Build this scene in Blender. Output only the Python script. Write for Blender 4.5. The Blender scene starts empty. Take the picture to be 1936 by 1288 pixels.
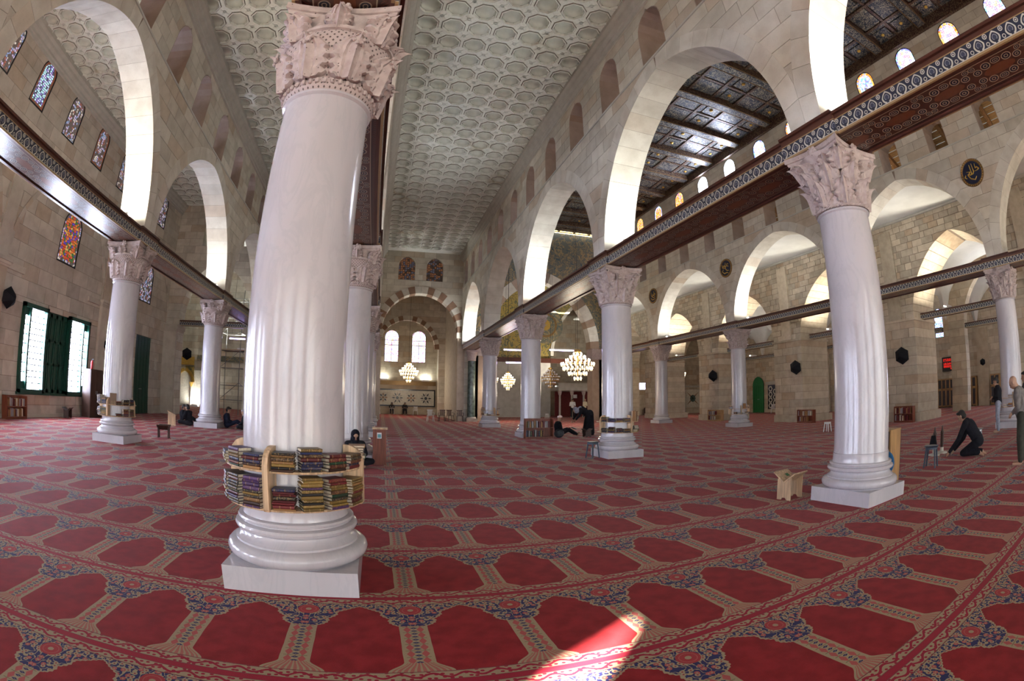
import bpy, bmesh, math, random
from mathutils import Vector, Matrix, Euler
random.seed(7)
SC = bpy.context.scene
COL = SC.collection
PI = math.pi
# ---------------------------------------------------------------- camera (fisheye lens, eye height 1.6 m)
CAM_F, CAM_K, YAW, PITCH, ROLL, EYE = 916.19, -0.02289, 0.26978, 0.12491, 0.0081, 1.6
cam = bpy.data.cameras.new('camera')
cam_ob = bpy.data.objects.new('camera', cam)
COL.objects.link(cam_ob)
cam.type = 'PANO'
cam.sensor_fit = 'HORIZONTAL'
cam.sensor_width = 36.0
cam.sensor_height = 36.0 * 1288 / 1936
try:
    cam.panorama_type = 'FISHEYE_LENS_POLYNOMIAL'
    P = cam
except Exception:
    P = cam.cycles
    P.panorama_type = 'FISHEYE_LENS_POLYNOMIAL'
P.fisheye_fov = 3.1
for i, k in enumerate((0.0, 5.86724234e-02, 1.07347840e-05, 3.18326808e-06, 7.36492309e-08)):
    setattr(P, 'fisheye_polynomial_k%d' % i, -k)
_f = Vector((math.sin(YAW) * math.cos(PITCH), math.cos(YAW) * math.cos(PITCH), math.sin(PITCH)))
_r0 = Vector((math.cos(YAW), -math.sin(YAW), 0)); _u0 = _r0.cross(_f)
_r = _r0 * math.cos(ROLL) + _u0 * math.sin(ROLL)
_u = -_r0 * math.sin(ROLL) + _u0 * math.cos(ROLL)
cam_ob.matrix_world = Matrix(((_r.x, _u.x, -_f.x, 0), (_r.y, _u.y, -_f.y, 0), (_r.z, _u.z, -_f.z, EYE), (0, 0, 0, 1)))
cam.clip_end = 400
SC.camera = cam_ob
def proj(p):
    q = Vector(p) - Vector((0, 0, EYE))
    a, b, c = q.dot(_r), q.dot(_u), q.dot(_f)
    rr = math.hypot(a, b) + 1e-9; th = math.atan2(rr, c)
    rad = CAM_F * (th + CAM_K * th ** 3)
    return 968 + rad * a / rr, 644 - rad * b / rr, q.length
# ---------------------------------------------------------------- world, sun, exposure
SC.view_settings.view_transform = 'Standard'
SC.view_settings.look = 'None'
SC.view_settings.exposure = 0.22
SC.view_settings.gamma = 1.0
SC.view_settings.use_curve_mapping = False
W = bpy.data.worlds.new('sky'); SC.world = W
W.use_nodes = True
_bg = W.node_tree.nodes['Background']
_bg.inputs[0].default_value = (0.80, 0.90, 1.0, 1)
_bg.inputs[1].default_value = 5.6
_s = bpy.data.lights.new('sun', 'SUN'); _s.energy = 105.0; _s.angle = 0.0093; _s.color = (1.0, 0.93, 0.85)
sun = bpy.data.objects.new('sun', _s); COL.objects.link(sun)
SUN_DIR = Vector((0.70, 0.71, -0.466)).normalized()      # low sun entering from behind the camera
sun.rotation_euler = SUN_DIR.to_track_quat('-Z', 'Y').to_euler()
def portal(loc, sx, sz, rot):
    l = bpy.data.lights.new('door_portal', 'AREA'); l.shape = 'RECTANGLE'; l.size = sx; l.size_y = sz
    l.cycles.is_portal = True
    o = bpy.data.objects.new('door_portal', l); COL.objects.link(o); o.location = loc; o.rotation_euler = rot
# ---------------------------------------------------------------- mesh helpers
class MB:
    def __init__(self): self.v = []; self.f = []
    def add(self, vs, fs):
        b = len(self.v); self.v += [tuple(p) for p in vs]; self.f += [tuple(i + b for i in f) for f in fs]; return self
    def box(self, x0, x1, y0, y1, z0, z1):
        return self.add([(x0,y0,z0),(x1,y0,z0),(x1,y1,z0),(x0,y1,z0),(x0,y0,z1),(x1,y0,z1),(x1,y1,z1),(x0,y1,z1)],
                        [(0,3,2,1),(4,5,6,7),(0,1,5,4),(1,2,6,5),(2,3,7,6),(3,0,4,7)])
    def obox(self, c, sx, sy, sz, m):                     # box of half sizes about c, turned by 3x3 matrix m
        vs = [Vector(c) + m @ Vector((a*sx, b*sy, d*sz)) for d in (-1,1) for a, b in ((-1,-1),(1,-1),(1,1),(-1,1))]
        return self.add(vs, [(0,3,2,1),(4,5,6,7),(0,1,5,4),(1,2,6,5),(2,3,7,6),(3,0,4,7)])
    def prism(self, poly, fn, d0, d1):                    # poly of (s,z); fn(s,z,d) -> xyz
        n = len(poly)
        vs = [fn(s, z, d0) for s, z in poly] + [fn(s, z, d1) for s, z in poly]
        return self.add(vs, [tuple(range(n-1,-1,-1)), tuple(range(n,2*n))] + [(i,(i+1)%n,n+(i+1)%n,n+i) for i in range(n)])
    def lathe(self, prof, n=32, c=(0,0,0), a0=0.0, a1=2*PI, cap=True):
        full = abs(a1 - a0 - 2*PI) < 1e-6
        m = n if full else n + 1
        vs = [(c[0]+r*math.cos(a0+(a1-a0)*k/n), c[1]+r*math.sin(a0+(a1-a0)*k/n), c[2]+z) for r, z in prof for k in range(m)]
        fs = []
        for i in range(len(prof)-1):
            for k in range(n):
                k2 = (k+1) % m if full else k+1
                fs.append((i*m+k, i*m+k2, (i+1)*m+k2, (i+1)*m+k))
        if cap and full:
            fs.append(tuple(range(m-1,-1,-1))); fs.append(tuple((len(prof)-1)*m+k for k in range(m)))
        return self.add(vs, fs)
    def tube(self, pts, r, n=8, closed=False):
        pts = [Vector(p) for p in pts]; N = len(pts)
        rs = r if isinstance(r, (list, tuple)) else [r]*N
        vs = []; up = None
        for i, p in enumerate(pts):
            t = (pts[(i+1) % N if closed else min(i+1,N-1)] - pts[(i-1) if (closed or i) else 0])
            t = t.normalized() if t.length > 1e-9 else Vector((0,0,1))
            if up is None: up = Vector((0,0,1)) if abs(t.z) < .9 else Vector((1,0,0))
            a = t.cross(up); a = a.normalized() if a.length > 1e-6 else t.orthogonal().normalized()
            b = a.cross(t).normalized(); up = b
            vs += [p + (a*math.cos(2*PI*k/n) + b*math.sin(2*PI*k/n))*rs[i] for k in range(n)]
        fs = []
        for i in range(N if closed else N-1):
            j = (i+1) % N
            fs += [(i*n+k, i*n+(k+1)%n, j*n+(k+1)%n, j*n+k) for k in range(n)]
        if not closed: fs += [tuple(range(n-1,-1,-1)), tuple((N-1)*n+k for k in range(n))]
        return self.add(vs, fs)
    def capsule(self, a, b, ra, rb, n=12, k=3):
        a, b = Vector(a), Vector(b); t = b - a; L = t.length
        t = t/L if L > 1e-6 else Vector((0,0,1))
        pts = []; rs = []
        for i in range(k):
            th = PI/2*(1-i/k); pts.append(a - t*ra*math.sin(th)); rs.append(max(1e-3, ra*math.cos(th)))
        pts += [a, b]; rs += [ra, rb]
        for i in range(1, k+1):
            th = PI/2*i/k; pts.append(b + t*rb*math.sin(th)); rs.append(max(1e-3, rb*math.cos(th)))
        return self.tube(pts, rs, n)
    def ellipsoid(self, c, rx, ry, rz, n=14, m=9):
        vs = []; fs = []
        for i in range(m+1):
            th = PI*i/m
            for k in range(n):
                ph = 2*PI*k/n; s = max(math.sin(th), 1e-3)
                vs.append((c[0]+rx*s*math.cos(ph), c[1]+ry*s*math.sin(ph), c[2]-rz*math.cos(th)))
        for i in range(m):
            for k in range(n): fs.append((i*n+k, i*n+(k+1)%n, (i+1)*n+(k+1)%n, (i+1)*n+k))
        fs += [tuple(range(n-1,-1,-1)), tuple(m*n+k for k in range(n))]
        return self.add(vs, fs)
    def merge(self, o): return self.add(o.v, o.f)
    def xf(self, M):
        self.v = [tuple(M @ Vector(p)) for p in self.v]; return self
    def mesh(self, name, mat=None, smooth=False):
        me = bpy.data.meshes.new(name); me.from_pydata(self.v, [], self.f)
        if mat:
            for q in (mat if isinstance(mat, list) else [mat]): me.materials.append(q)
        if smooth:
            me.polygons.foreach_set('use_smooth', [True]*len(me.polygons))
            if smooth != 'all':
                try: me.set_sharp_from_angle(angle=0.7)
                except Exception: pass
        return me
def put(name, me, parent=None, loc=(0,0,0), rot=(0,0,0), scale=None):
    o = bpy.data.objects.new(name, me); COL.objects.link(o); o.location = loc; o.rotation_euler = rot
    if scale: o.scale = scale
    if parent: o.parent = parent
    return o
def obj(name, mb, mat, parent=None, smooth=False, loc=(0,0,0), rot=(0,0,0)):
    return put(name, mb.mesh(name, mat, smooth), parent, loc, rot)
def tag(o, label, cat=None, group=None, kind=None):
    o['label'] = label
    if cat: o['category'] = cat
    if group: o['group'] = group
    if kind: o['kind'] = kind
    return o
def thing(name, label, cat, loc=(0,0,0), rz=0.0, group=None):
    o = bpy.data.objects.new(name, None); COL.objects.link(o); o.location = loc; o.rotation_euler = (0,0,rz)
    o.empty_display_size = .1
    return tag(o, label, cat, group)
def struct(name, label, mb=None, mat=None, smooth=False):
    o = obj(name, mb, mat, None, smooth) if mb else thing(name, label, None)
    o['label'] = label; o['kind'] = 'structure'
    if 'category' in o: del o['category']
    return o
def copy_tree(o, parent=None):
    c = o.copy(); COL.objects.link(c); c.parent = parent
    for ch in list(o.children): copy_tree(ch, c)
    return c
def seen(p, m=60):
    x, y, d = proj(p); return -m < x < 1936+m and -m < y < 1288+m and d > .1
def pieces(parent, name, polys, mat, limit=300):
    """polys: list of MB, one per piece. The ones that show largest become parts, the rest one joined part."""
    def key(mb):
        c = [sum(p[i] for p in mb.v)/len(mb.v) for i in range(3)]
        return (0 if seen(c) else 1, proj(c)[2])
    polys = sorted(polys, key=key)
    for mb in polys[:limit]: obj(name, mb, mat, parent)
    if len(polys) > limit:
        r = MB()
        for mb in polys[limit:]: r.merge(mb)
        o = obj(name, r, mat, parent); o['kind'] = 'stuff'
# ---------------------------------------------------------------- node helpers
class NT:
    def __init__(self, name, rough=.6, spec=.4, bsdf=True):
        self.m = bpy.data.materials.new(name); self.m.use_nodes = True
        self.t = self.m.node_tree; self.t.nodes.clear()
        self.out = self.t.nodes.new('ShaderNodeOutputMaterial')
        if bsdf:
            self.b = self.t.nodes.new('ShaderNodeBsdfPrincipled'); self.link(self.b.outputs[0], self.out.inputs[0])
            self.b.inputs['Roughness'].default_value = rough
            self.b.inputs['Specular IOR Level'].default_value = spec
    def link(self, a, b): self.t.links.new(a, b)
    def n(self, t, **kw):
        x = self.t.nodes.new(t)
        for k, v in kw.items(): setattr(x, k, v)
        return x
    def s(self, sock, v):
        if v is None: return
        if isinstance(v, bpy.types.NodeSocket): self.link(v, sock)
        else:
            if sock.type == 'RGBA' and len(v) == 3: v = tuple(v) + (1,)
            sock.default_value = v
    def math(self, op, a, b=None, c=None, clamp=False):
        x = self.n('ShaderNodeMath', operation=op, use_clamp=clamp)
        self.s(x.inputs[0], a)
        if b is not None: self.s(x.inputs[1], b)
        if c is not None: self.s(x.inputs[2], c)
        return x.outputs[0]
    def lt(self, a, b): return self.math('LESS_THAN', a, b)
    def gt(self, a, b): return self.math('GREATER_THAN', a, b)
    def mul(self, a, b): return self.math('MULTIPLY', a, b)
    def add(self, a, b): return self.math('ADD', a, b)
    def sub(self, a, b): return self.math('SUBTRACT', a, b)
    def band(self, a, lo, hi): return self.mul(self.gt(a, lo), self.lt(a, hi))
    def fract(self, a): return self.math('FRACT', a)
    def tri(self, a, p):                                   # distance to the nearest multiple of p
        return self.math('PINGPONG', a, p/2)
    def sin(self, a): return self.math('SINE', a)
    def mix(self, f, a, b, blend='MIX'):
        x = self.n('ShaderNodeMix', data_type='RGBA', blend_type=blend)
        self.s(x.inputs['Factor'], f); self.s(x.inputs['A'], a) if False else None
        self.s(x.inputs[6], a); self.s(x.inputs[7], b); return x.outputs[2]
    def sm(self, a, lo, hi):
        x = self.n('ShaderNodeMapRange', interpolation_type='SMOOTHSTEP'); self.s(x.inputs[0], a)
        x.inputs[1].default_value = lo; x.inputs[2].default_value = hi; return x.outputs[0]
    def coord(self, kind='Object'): return self.n('ShaderNodeTexCoord').outputs[kind]
    def xyz(self, v):
        x = self.n('ShaderNodeSeparateXYZ'); self.link(v, x.inputs[0]); return x.outputs
    def comb(self, a, b, c=0.0):
        x = self.n('ShaderNodeCombineXYZ'); self.s(x.inputs[0], a); self.s(x.inputs[1], b); self.s(x.inputs[2], c); return x.outputs[0]
    def noise(self, scale, detail=3, vec=None, dist=0.0, rough=.5):
        x = self.n('ShaderNodeTexNoise'); x.inputs['Scale'].default_value = scale; x.inputs['Detail'].default_value = detail
        x.inputs['Distortion'].default_value = dist; x.inputs['Roughness'].default_value = rough
        if vec is not None: self.link(vec, x.inputs['Vector'])
        return x.outputs[0]
    def voro(self, scale, feature='F1', vec=None, out=0, rnd=1.0, dim='3D'):
        x = self.n('ShaderNodeTexVoronoi', feature=feature, voronoi_dimensions=dim); x.inputs['Scale'].default_value = scale
        x.inputs['Randomness'].default_value = rnd
        if vec is not None: self.link(vec, x.inputs['Vector'])
        return x.outputs[out]
    def ramp(self, f, stops, interp='LINEAR'):
        x = self.n('ShaderNodeValToRGB'); r = x.color_ramp; r.interpolation = interp
        while len(r.elements) < len(stops): r.elements.new(.5)
        for e, (p, c) in zip(r.elements, stops): e.position = p; e.color = tuple(c) + (1,)
        self.s(x.inputs[0], f); return x.outputs[0]
    def rnd(self):                                        # one number per object and per loose piece
        a = self.n('ShaderNodeObjectInfo').outputs['Random']; b = self.n('ShaderNodeNewGeometry').outputs['Random Per Island']
        return self.fract(self.add(a, b))
    def bump(self, h, strength=.3, dist=.02):
        x = self.n('ShaderNodeBump'); x.inputs['Strength'].default_value = strength; x.inputs['Distance'].default_value = dist
        self.link(h, x.inputs['Height']); self.link(x.outputs[0], self.b.inputs['Normal'])
    def col(self, c): self.s(self.b.inputs['Base Color'], c); return self
    def emit(self, c, st): self.s(self.b.inputs['Emission Color'], c); self.s(self.b.inputs['Emission Strength'], st); return self
def plain(name, c, rough=.6, spec=.4, metal=0.0, var=.12, scale=9.0):
    t = NT(name, rough, spec); nz = t.noise(scale, 4, t.coord())
    t.col(t.mix(t.sm(nz, .3, .7), tuple(x*(1-var) for x in c), tuple(min(1, x*(1+var)) for x in c)))
    t.b.inputs['Metallic'].default_value = metal
    return t.m
def wood(name, c, rough=.45, axis='z', scale=1.0):
    t = NT(name, rough, .4); o = t.coord(); x = t.xyz(o)
    k = {'x': (2, 30, 30), 'y': (30, 2, 30), 'z': (30, 30, 2)}[axis]
    v = t.comb(t.mul(x[0], k[0]*scale), t.mul(x[1], k[1]*scale), t.mul(x[2], k[2]*scale))
    g = t.noise(1.0, 5, v, .4); t.col(t.mix(t.sm(g, .3, .72), tuple(q*.62 for q in c), tuple(min(1, q*1.2) for q in c)))
    t.bump(g, .12, .01); return t.m
def lamp_mat(name, c, st):
    t = NT(name, bsdf=False); e = t.n('ShaderNodeEmission'); e.inputs[0].default_value = tuple(c)+(1,); e.inputs[1].default_value = st
    t.link(e.outputs[0], t.out.inputs[0]); return t.m
# ---------------------------------------------------------------- materials
def stone(name, c, var=.14, rough=.75, spec=.25, bump=.25, blotch=2.2, tint=(1.06, .96, .88)):
    t = NT(name, rough, spec); o = t.coord(); r = t.rnd()
    nz = t.noise(blotch, 5, o); fine = t.noise(38, 4, o)
    base = t.mix(r, tuple(q*(1-var) for q in c), tuple(min(1, q*(1+var)) for q in c))
    warm = t.mix(t.sm(t.fract(t.mul(r, 7.3)), .75, .95), base, tuple(q*k*.86 for q, k in zip(c, tint)))
    k = t.mix(t.sm(nz, .3, .75), warm, (.82, .8, .78), 'MULTIPLY')
    t.col(t.mix(t.sm(fine, .62, .75), k, (.72, .70, .68), 'MULTIPLY')); t.bump(t.add(t.mul(nz, .5), fine), bump, .01)
    return t.m
M = {}
M['ashlar'] = stone('ashlar_stone', (.62, .585, .50))
M['ashlar_warm'] = stone('warm_ashlar_stone', (.58, .525, .44))
M['voussoir'] = stone('voussoir_stone', (.66, .635, .56), .07)
M['lining'] = stone('pinkish_reveal_stone', (.42, .33, .28), .1)
M['mortar'] = plain('mortar', (.25, .20, .16), .9, .1)
M['rubble'] = stone('old_rough_stone', (.53, .47, .375), .22, .85, .15, .9, 3.5)
M['pier'] = stone('old_pier_stone', (.50, .43, .335), .16, .8, .2, .5, 2.5)
M['red_stone'] = stone('red_voussoir', (.30, .19, .13), .12)
M['cream_stone'] = stone('cream_voussoir', (.66, .63, .55), .06)
M['plaster'] = plain('white_plaster', (.70, .71, .69), .8, .2, 0, .05, 1.2)
M['cornice'] = plain('cornice_stone', (.50, .49, .44), .75, .2, 0, .06, 3.0)
def coffer_mat():
    t = NT('ceiling_plaster', .8, .2); o = t.coord(); g = t.n('ShaderNodeNewGeometry').outputs['Position']
    st = t.noise(.33, 6, g, 0, .65); fine = t.noise(14, 3, g)
    base = t.mix(t.sm(fine, .3, .7), (.76, .79, .735), (.86, .885, .83))
    k = t.mix(t.sm(st, .56, .72), base, (.45, .40, .28)); t.col(t.mix(t.sm(st, .66, .8), k, (.25, .18, .10)))
    t.bump(fine, .25, .01); return t.m
M['coffer'] = coffer_mat()
M['coffer_groove'] = plain('shaded_plaster_groove', (.40, .39, .34), .9, .1)  # recess shade put into the groove colour
M['coffer_dome'] = plain('darker_plaster_dome', (.69, .715, .65), .85, .15, 0, .12, 1.6)  # dome plaster a tone darker than the coffer frame
def marble():
    t = NT('veined_marble', .16, .5); g = t.n('ShaderNodeNewGeometry').outputs['Position']; x = t.xyz(g)
    v = t.comb(t.mul(x[0], 1.3), t.mul(x[1], 1.3), t.mul(x[2], .45))
    vein = t.noise(2.2, 7, v, 1.4, .62); blot = t.noise(1.1, 3, v); sp = t.noise(60, 2, g)
    c = t.mix(t.sm(blot, .3, .72), (.535, .508, .528), (.46, .433, .452))
    c = t.mix(t.mul(t.sm(t.math('ABSOLUTE', t.sub(vein, .5)), .05, .0), .20), c, (.36, .36, .39))
    t.col(t.mix(t.sm(sp, .72, .8), c, (.42, .40, .42)))
    t.link(t.add(t.mul(blot, .14), .10), t.b.inputs['Roughness']); return t.m
M['marble'] = marble()
def capital_mat():
    t = NT('carved_pink_marble', .55, .35); o = t.coord(); nz = t.noise(9, 5, o); fine = t.noise(55, 3, o)
    dr = t.voro(17, 'F1', o); c = t.mix(t.sm(nz, .3, .7), (.40, .325, .305), (.50, .425, .40)); t.col(t.mix(t.sm(dr, .15, .10), c, (.10, .07, .065))); t.bump(t.add(nz, fine), .35, .012); return t.m  # dark dots paint the shade of drilled holes into the marble
M['capital'] = capital_mat()
def weave_mat():
    t = NT('basket_weave_marble', .6, .3); g = t.coord(); x = t.xyz(g)
    a = t.mul(t.math('ARCTAN2', x[1], x[0]), .58); u = t.add(a, t.mul(x[2], 1.0)); w = t.sub(a, t.mul(x[2], 1.0))
    p = .07
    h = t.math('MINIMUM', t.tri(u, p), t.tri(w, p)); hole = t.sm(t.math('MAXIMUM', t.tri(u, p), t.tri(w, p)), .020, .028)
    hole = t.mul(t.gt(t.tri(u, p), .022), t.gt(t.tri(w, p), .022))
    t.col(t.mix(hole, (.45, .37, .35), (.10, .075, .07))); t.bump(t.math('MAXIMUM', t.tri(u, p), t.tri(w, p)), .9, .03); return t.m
M['weave'] = weave_mat()
def carpet():
    t = NT('prayer_carpet', .80, .20); x = t.xyz(t.coord())
    PU, PV = .765, 1.272
    wob = t.mul(t.sub(t.noise(5, 2, t.coord()), .5), .012)
    xs = t.add(t.sub(x[0], .18), wob); ys = t.add(t.sub(x[1], 3.655), wob)
    du = t.tri(xs, PU); v = t.mul(t.fract(t.math('DIVIDE', ys, PV)), PV)
    fld = t.noise(7, 4, t.coord()); fin = t.noise(160, 2, t.coord()); big = t.noise(.8, 3, t.coord())
    red = t.mix(t.sm(fld, .3, .7), (.205, .006, .009), (.275, .012, .016)); red = t.mix(t.sm(big, .62, .78), red, (.20, .005, .009))
    beige = (.335, .26, .16); navy = (.022, .024, .095); crim = (.28, .010, .03); rose = (.40, .085, .075)
    # niche outline: fan foot, pillar, ogee spandrel
    foot = t.mul(t.sm(v, .245, .125), .10)
    tt = t.math('DIVIDE', t.sub(v, .76), .36); tc = t.math('MAXIMUM', tt, 0.0)
    lob = t.mul(t.math('ABSOLUTE', t.sin(t.mul(tc, 9.42))), .028)
    sp = t.add(t.mul(t.math('POWER', tc, .85), .155), t.mul(t.math('POWER', tc, 6.0), .15))
    w = t.add(t.add(t.add(.086, foot), sp), t.mul(lob, t.lt(tc, 1.0)))
    saw = t.mul(t.mul(t.tri(t.add(v, du), .05), .5), t.gt(tc, .02)); w = t.add(w, saw)
    d = t.sub(du, w)
    # pillar motif
    pv = t.tri(v, .088); m1 = t.lt(t.add(t.math('ABSOLUTE', t.sub(du, .045)), t.mul(pv, .55)), .026)
    m2 = t.band(t.add(t.mul(du, 1.0), t.mul(t.math('ABSOLUTE', t.sub(pv, .022)), 2.0)), .006, .026)
    pil = t.mix(m1, beige, rose); pil = t.mix(m2, pil, navy)
    pil = t.mix(t.gt(t.tri(v, .088), .040), pil, (.20, .17, .09))
    # fan foot stripes
    fan = t.mix(t.lt(t.tri(t.math('DIVIDE', du, t.add(.074, foot)), .22), .045), (.36, .12, .09), beige)
    pil = t.mix(t.lt(v, .235), pil, fan)
    # spandrel flowers
    vc = t.comb(du, t.mul(t.add(v, t.mul(t.math('FLOOR', t.math('DIVIDE', ys, PV)), 0.0)), 1.0), 0.0)
    f1 = t.voro(19, 'F1', vc, 0, .75, '2D'); fcol = t.voro(19, 'F1', vc, 1, .75, '2D'); fr = t.xyz(fcol)[0]
    leaf = t.math('ABSOLUTE', t.sub(t.noise(15, 1, vc, .8), .5))
    spc = t.mix(t.lt(leaf, .035), navy, beige)
    spc = t.mix(t.lt(f1, .34), spc, t.mix(t.gt(fr, .45), rose, beige)); spc = t.mix(t.lt(f1, .12), spc, t.mix(t.gt(fr, .45), beige, crim))
    rr = t.math('SQRT', t.add(t.mul(du, du), t.math('POWER', t.mul(t.sub(v, 1.035), 1.05), 2.0)))
    spc = t.mix(t.lt(rr, .082), spc, (.34, .035, .04)); spc = t.mix(t.band(rr, .055, .062), spc, rose); spc = t.mix(t.lt(rr, .022), spc, beige)
    inner = t.mix(t.gt(v, .76), pil, spc)
    c = t.mix(t.gt(d, 0.0), inner, red)
    c = t.mix(t.lt(t.math('ABSOLUTE', d), .011), c, beige)
    # vine borders and stripe
    bv = t.math('MINIMUM', v, t.sub(PV, v))               # distance from the stripe axis
    sc = t.math('ABSOLUTE', t.sub(t.sub(bv, .077), t.mul(t.sin(t.mul(x[0], 2*PI/.19)), .021)))
    lf = t.voro(1.0, 'F1', t.comb(t.mul(x[0], 21), t.mul(bv, 26)), 0, .6, '2D')
    vine = t.mix(t.lt(sc, .011), beige, crim); vine = t.mix(t.lt(lf, .27), vine, crim)
    vine = t.mix(t.math('MAXIMUM', t.lt(bv, .033), t.gt(bv, .118)), vine, (.17, .05, .05))
    c = t.mix(t.lt(bv, .126), c, vine); c = t.mix(t.lt(bv, .027), c, (.30, .012, .03))
    t.col(t.mix(t.mul(t.sm(fin, .35, .7), .25), c, (.55, .55, .55), 'MULTIPLY'))
    t.b.inputs['Sheen Weight'].default_value = .06; t.b.inputs['Sheen Roughness'].default_value = .35
    t.s(t.b.inputs['Sheen Tint'], (1.0, .86, .88)); t.bump(fin, .25, .006); return t.m
M['carpet'] = carpet()
def beam_front(name='beam_frieze', p=.30):
    # runs along local X, height along Z from 0 (bottom) to .33
    t = NT(name, .35, .45); x = t.xyz(t.coord()); u = t.tri(x[0], p); z = x[2]
    gold = (.34, .23, .11); cream = (.56, .55, .47); navy = (.022, .027, .05)
    r1 = t.math('SQRT', t.add(t.math('POWER', t.sub(u, .0), 2.0), t.math('POWER', t.mul(t.sub(z, .135), .95), 2.0)))
    zp = t.math('MAXIMUM', t.sub(z, .135), 0.0); r1 = t.add(r1, t.mul(t.mul(zp, u), 5.0)); gap = t.mul(t.lt(u, .022), t.lt(z, .10))
    r1 = t.add(r1, t.mul(gap, .2))
    c = t.mix(t.band(z, .045, .245), gold, navy)
    c = t.mix(t.band(r1, .072, .098), c, cream)
    c = t.mix(t.lt(r1, .040), c, (.05, .06, .10)); c = t.mix(t.band(r1, .036, .046), c, (.30, .32, .34))
    r2 = t.math('SQRT', t.add(t.math('POWER', t.sub(u, p/2), 2.0), t.math('POWER', t.sub(z, .205), 2.0)))
    c = t.mix(t.band(r2, .026, .040), c, cream); c = t.mix(t.lt(r2, .014), c, cream)
    r3 = t.math('SQRT', t.add(t.math('POWER', t.sub(u, p/2), 2.0), t.math('POWER', t.sub(z, .085), 2.0)))
    c = t.mix(t.band(r3, .020, .032), c, cream)
    c = t.mix(t.band(z, .033, .045), c, cream); c = t.mix(t.gt(z, .262), c, (.09, .035, .022)); c = t.mix(t.band(z, .245, .262), c, gold)
    t.col(c); return t.m
M['frieze'] = beam_front()
def beam_soffit():
    # runs along local X, across Y (half width .53)
    t = NT('beam_soffit_scrolls', .32, .5); x = t.xyz(t.coord()); u = t.tri(x[0], 1.0); y = t.math('ABSOLUTE', x[1])
    dark = (.040, .016, .012); navy = (.012, .014, .03); org = (.15, .05, .022); gold = (.33, .27, .19)
    c = t.mix(t.lt(y, .33), dark, (.075, .028, .018))
    el = t.add(t.math('POWER', t.math('DIVIDE', t.sub(u, .5), .30), 2.0), t.math('POWER', t.math('DIVIDE', y, .12), 2.0))
    c = t.mix(t.lt(el, 1.0), c, org)
    for cu, cy, r in ((.30, .19, .09), (.12, .12, .08), (.48, .22, .07), (.06, .26, .06)):
        rr = t.math('SQRT', t.add(t.math('POWER', t.sub(u, cu), 2.0), t.math('POWER', t.sub(y, cy), 2.0)))
        c = t.mix(t.lt(rr, r), c, navy); c = t.mix(t.band(rr, r*.80, r), c, gold); c = t.mix(t.band(rr, r*.28, r*.45), c, gold)
    c = t.mix(t.band(y, .33, .345), c, gold); fine = t.tri(t.add(x[0], y), .11)
    c = t.mix(t.mul(t.gt(y, .38), t.band(fine, .02, .032)), c, (.16, .05, .03)); t.col(c); return t.m
M['soffit'] = beam_soffit()
M['dark_wood'] = wood('dark_red_wood', (.085, .028, .018), .35, 'x')
M['red_wood'] = wood('mahogany', (.20, .052, .026), .4)
M['pale_wood'] = wood('pale_beech', (.58, .40, .24), .4)
M['oak'] = wood('honey_oak', (.42, .24, .10), .4)
M['rafter'] = wood('pine_rafter', (.30, .15, .06), .6, 'x')
M['plank'] = wood('pine_plank', (.42, .24, .10), .6, 'y')
M['brown_wood'] = wood('dark_brown_wood', (.07, .038, .028), .35)
M['green_paint'] = plain('green_paint', (.006, .055, .035), .35, .5)
M['bright_green'] = plain('bright_green_paint', (.012, .14, .035), .4, .4)
M['black_iron'] = plain('black_iron', (.015, .014, .015), .5, .4)
M['black_cloth'] = plain('black_fabric', (.012, .012, .015), .85, .15)
M['steel'] = plain('grey_steel', (.30, .30, .30), .4, .5, .8)
M['gold'] = plain('gilt', (.62, .40, .10), .35, .5, .7)
M['brass'] = plain('brass', (.55, .36, .12), .3, .5, .9)
M['white_plastic'] = plain('white_plastic', (.75, .75, .76), .4, .4, 0, .03)
M['navy_plastic'] = plain('navy_plastic', (.035, .05, .075), .4, .4)
M['pages'] = plain('book_pages', (.62, .55, .42), .8, .2, 0, .15, 60)
M['cream_panel'] = plain('cream_marble_panel', (.58, .55, .47), .35, .4)
M['green_marble'] = plain('green_marble', (.07, .10, .085), .2, .5, 0, .5, 4)
M['red_marble'] = stone('pinkish_marble_panel', (.36, .265, .195), .2, .35, .4, .1)
M['grey_marble'] = stone('grey_marble_panel', (.42, .40, .36), .12, .35, .4, .1)
M['glass_white'] = lamp_mat('daylight_pane', (.72, .78, 1.0), 44.0)
M['tube'] = lamp_mat('fluorescent_tube', (.50, .40, 1.0), 22.0)
M['bulb'] = lamp_mat('chandelier_bulb', (1.0, .86, .66), 9.0)
M['crystal'] = lamp_mat('lit_crystal', (1.0, .80, .50), 1.6)
M['led'] = lamp_mat('red_led', (1.0, .03, .02), 1.1)
M['led_blue'] = lamp_mat('blue_white_sign', (.72, .70, 1.0), 4.0)
def stained(name, stops, st, scale=16.0, lead=.10, dark=(.10, .085, .08)):
    t = NT(name, .4, .4); g = t.coord(); x = t.xyz(g); v = t.comb(t.add(x[0], x[1]), x[2])
    e = t.voro(scale, 'DISTANCE_TO_EDGE', v, 0, .55, '2D'); c = t.voro(scale, 'F1', v, 1, .55, '2D'); r = t.xyz(c)[0]
    col = t.ramp(r, stops, 'CONSTANT'); on = t.gt(e, lead)
    t.col(dark); t.emit(t.mix(on, (0, 0, 0), col), st); return t.m
WHITE_GLASS = [(0, (.9, .85, 1)), (.45, (1, .92, .85)), (.70, (.95, .35, .55)), (.82, (.4, .35, 1)), (.92, (1, .7, .3))]
LATTICE = [(0, (.05, .045, .04)), (.34, (.75, .6, .95)), (.52, (.06, .05, .05)), (.68, (.95, .85, .75)), (.80, (.5, .09, .05)), (.90, (.3, .5, .9))]
M['stained_white'] = stained('bright_stained_glass', WHITE_GLASS, 2.2, 9, .07)
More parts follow.
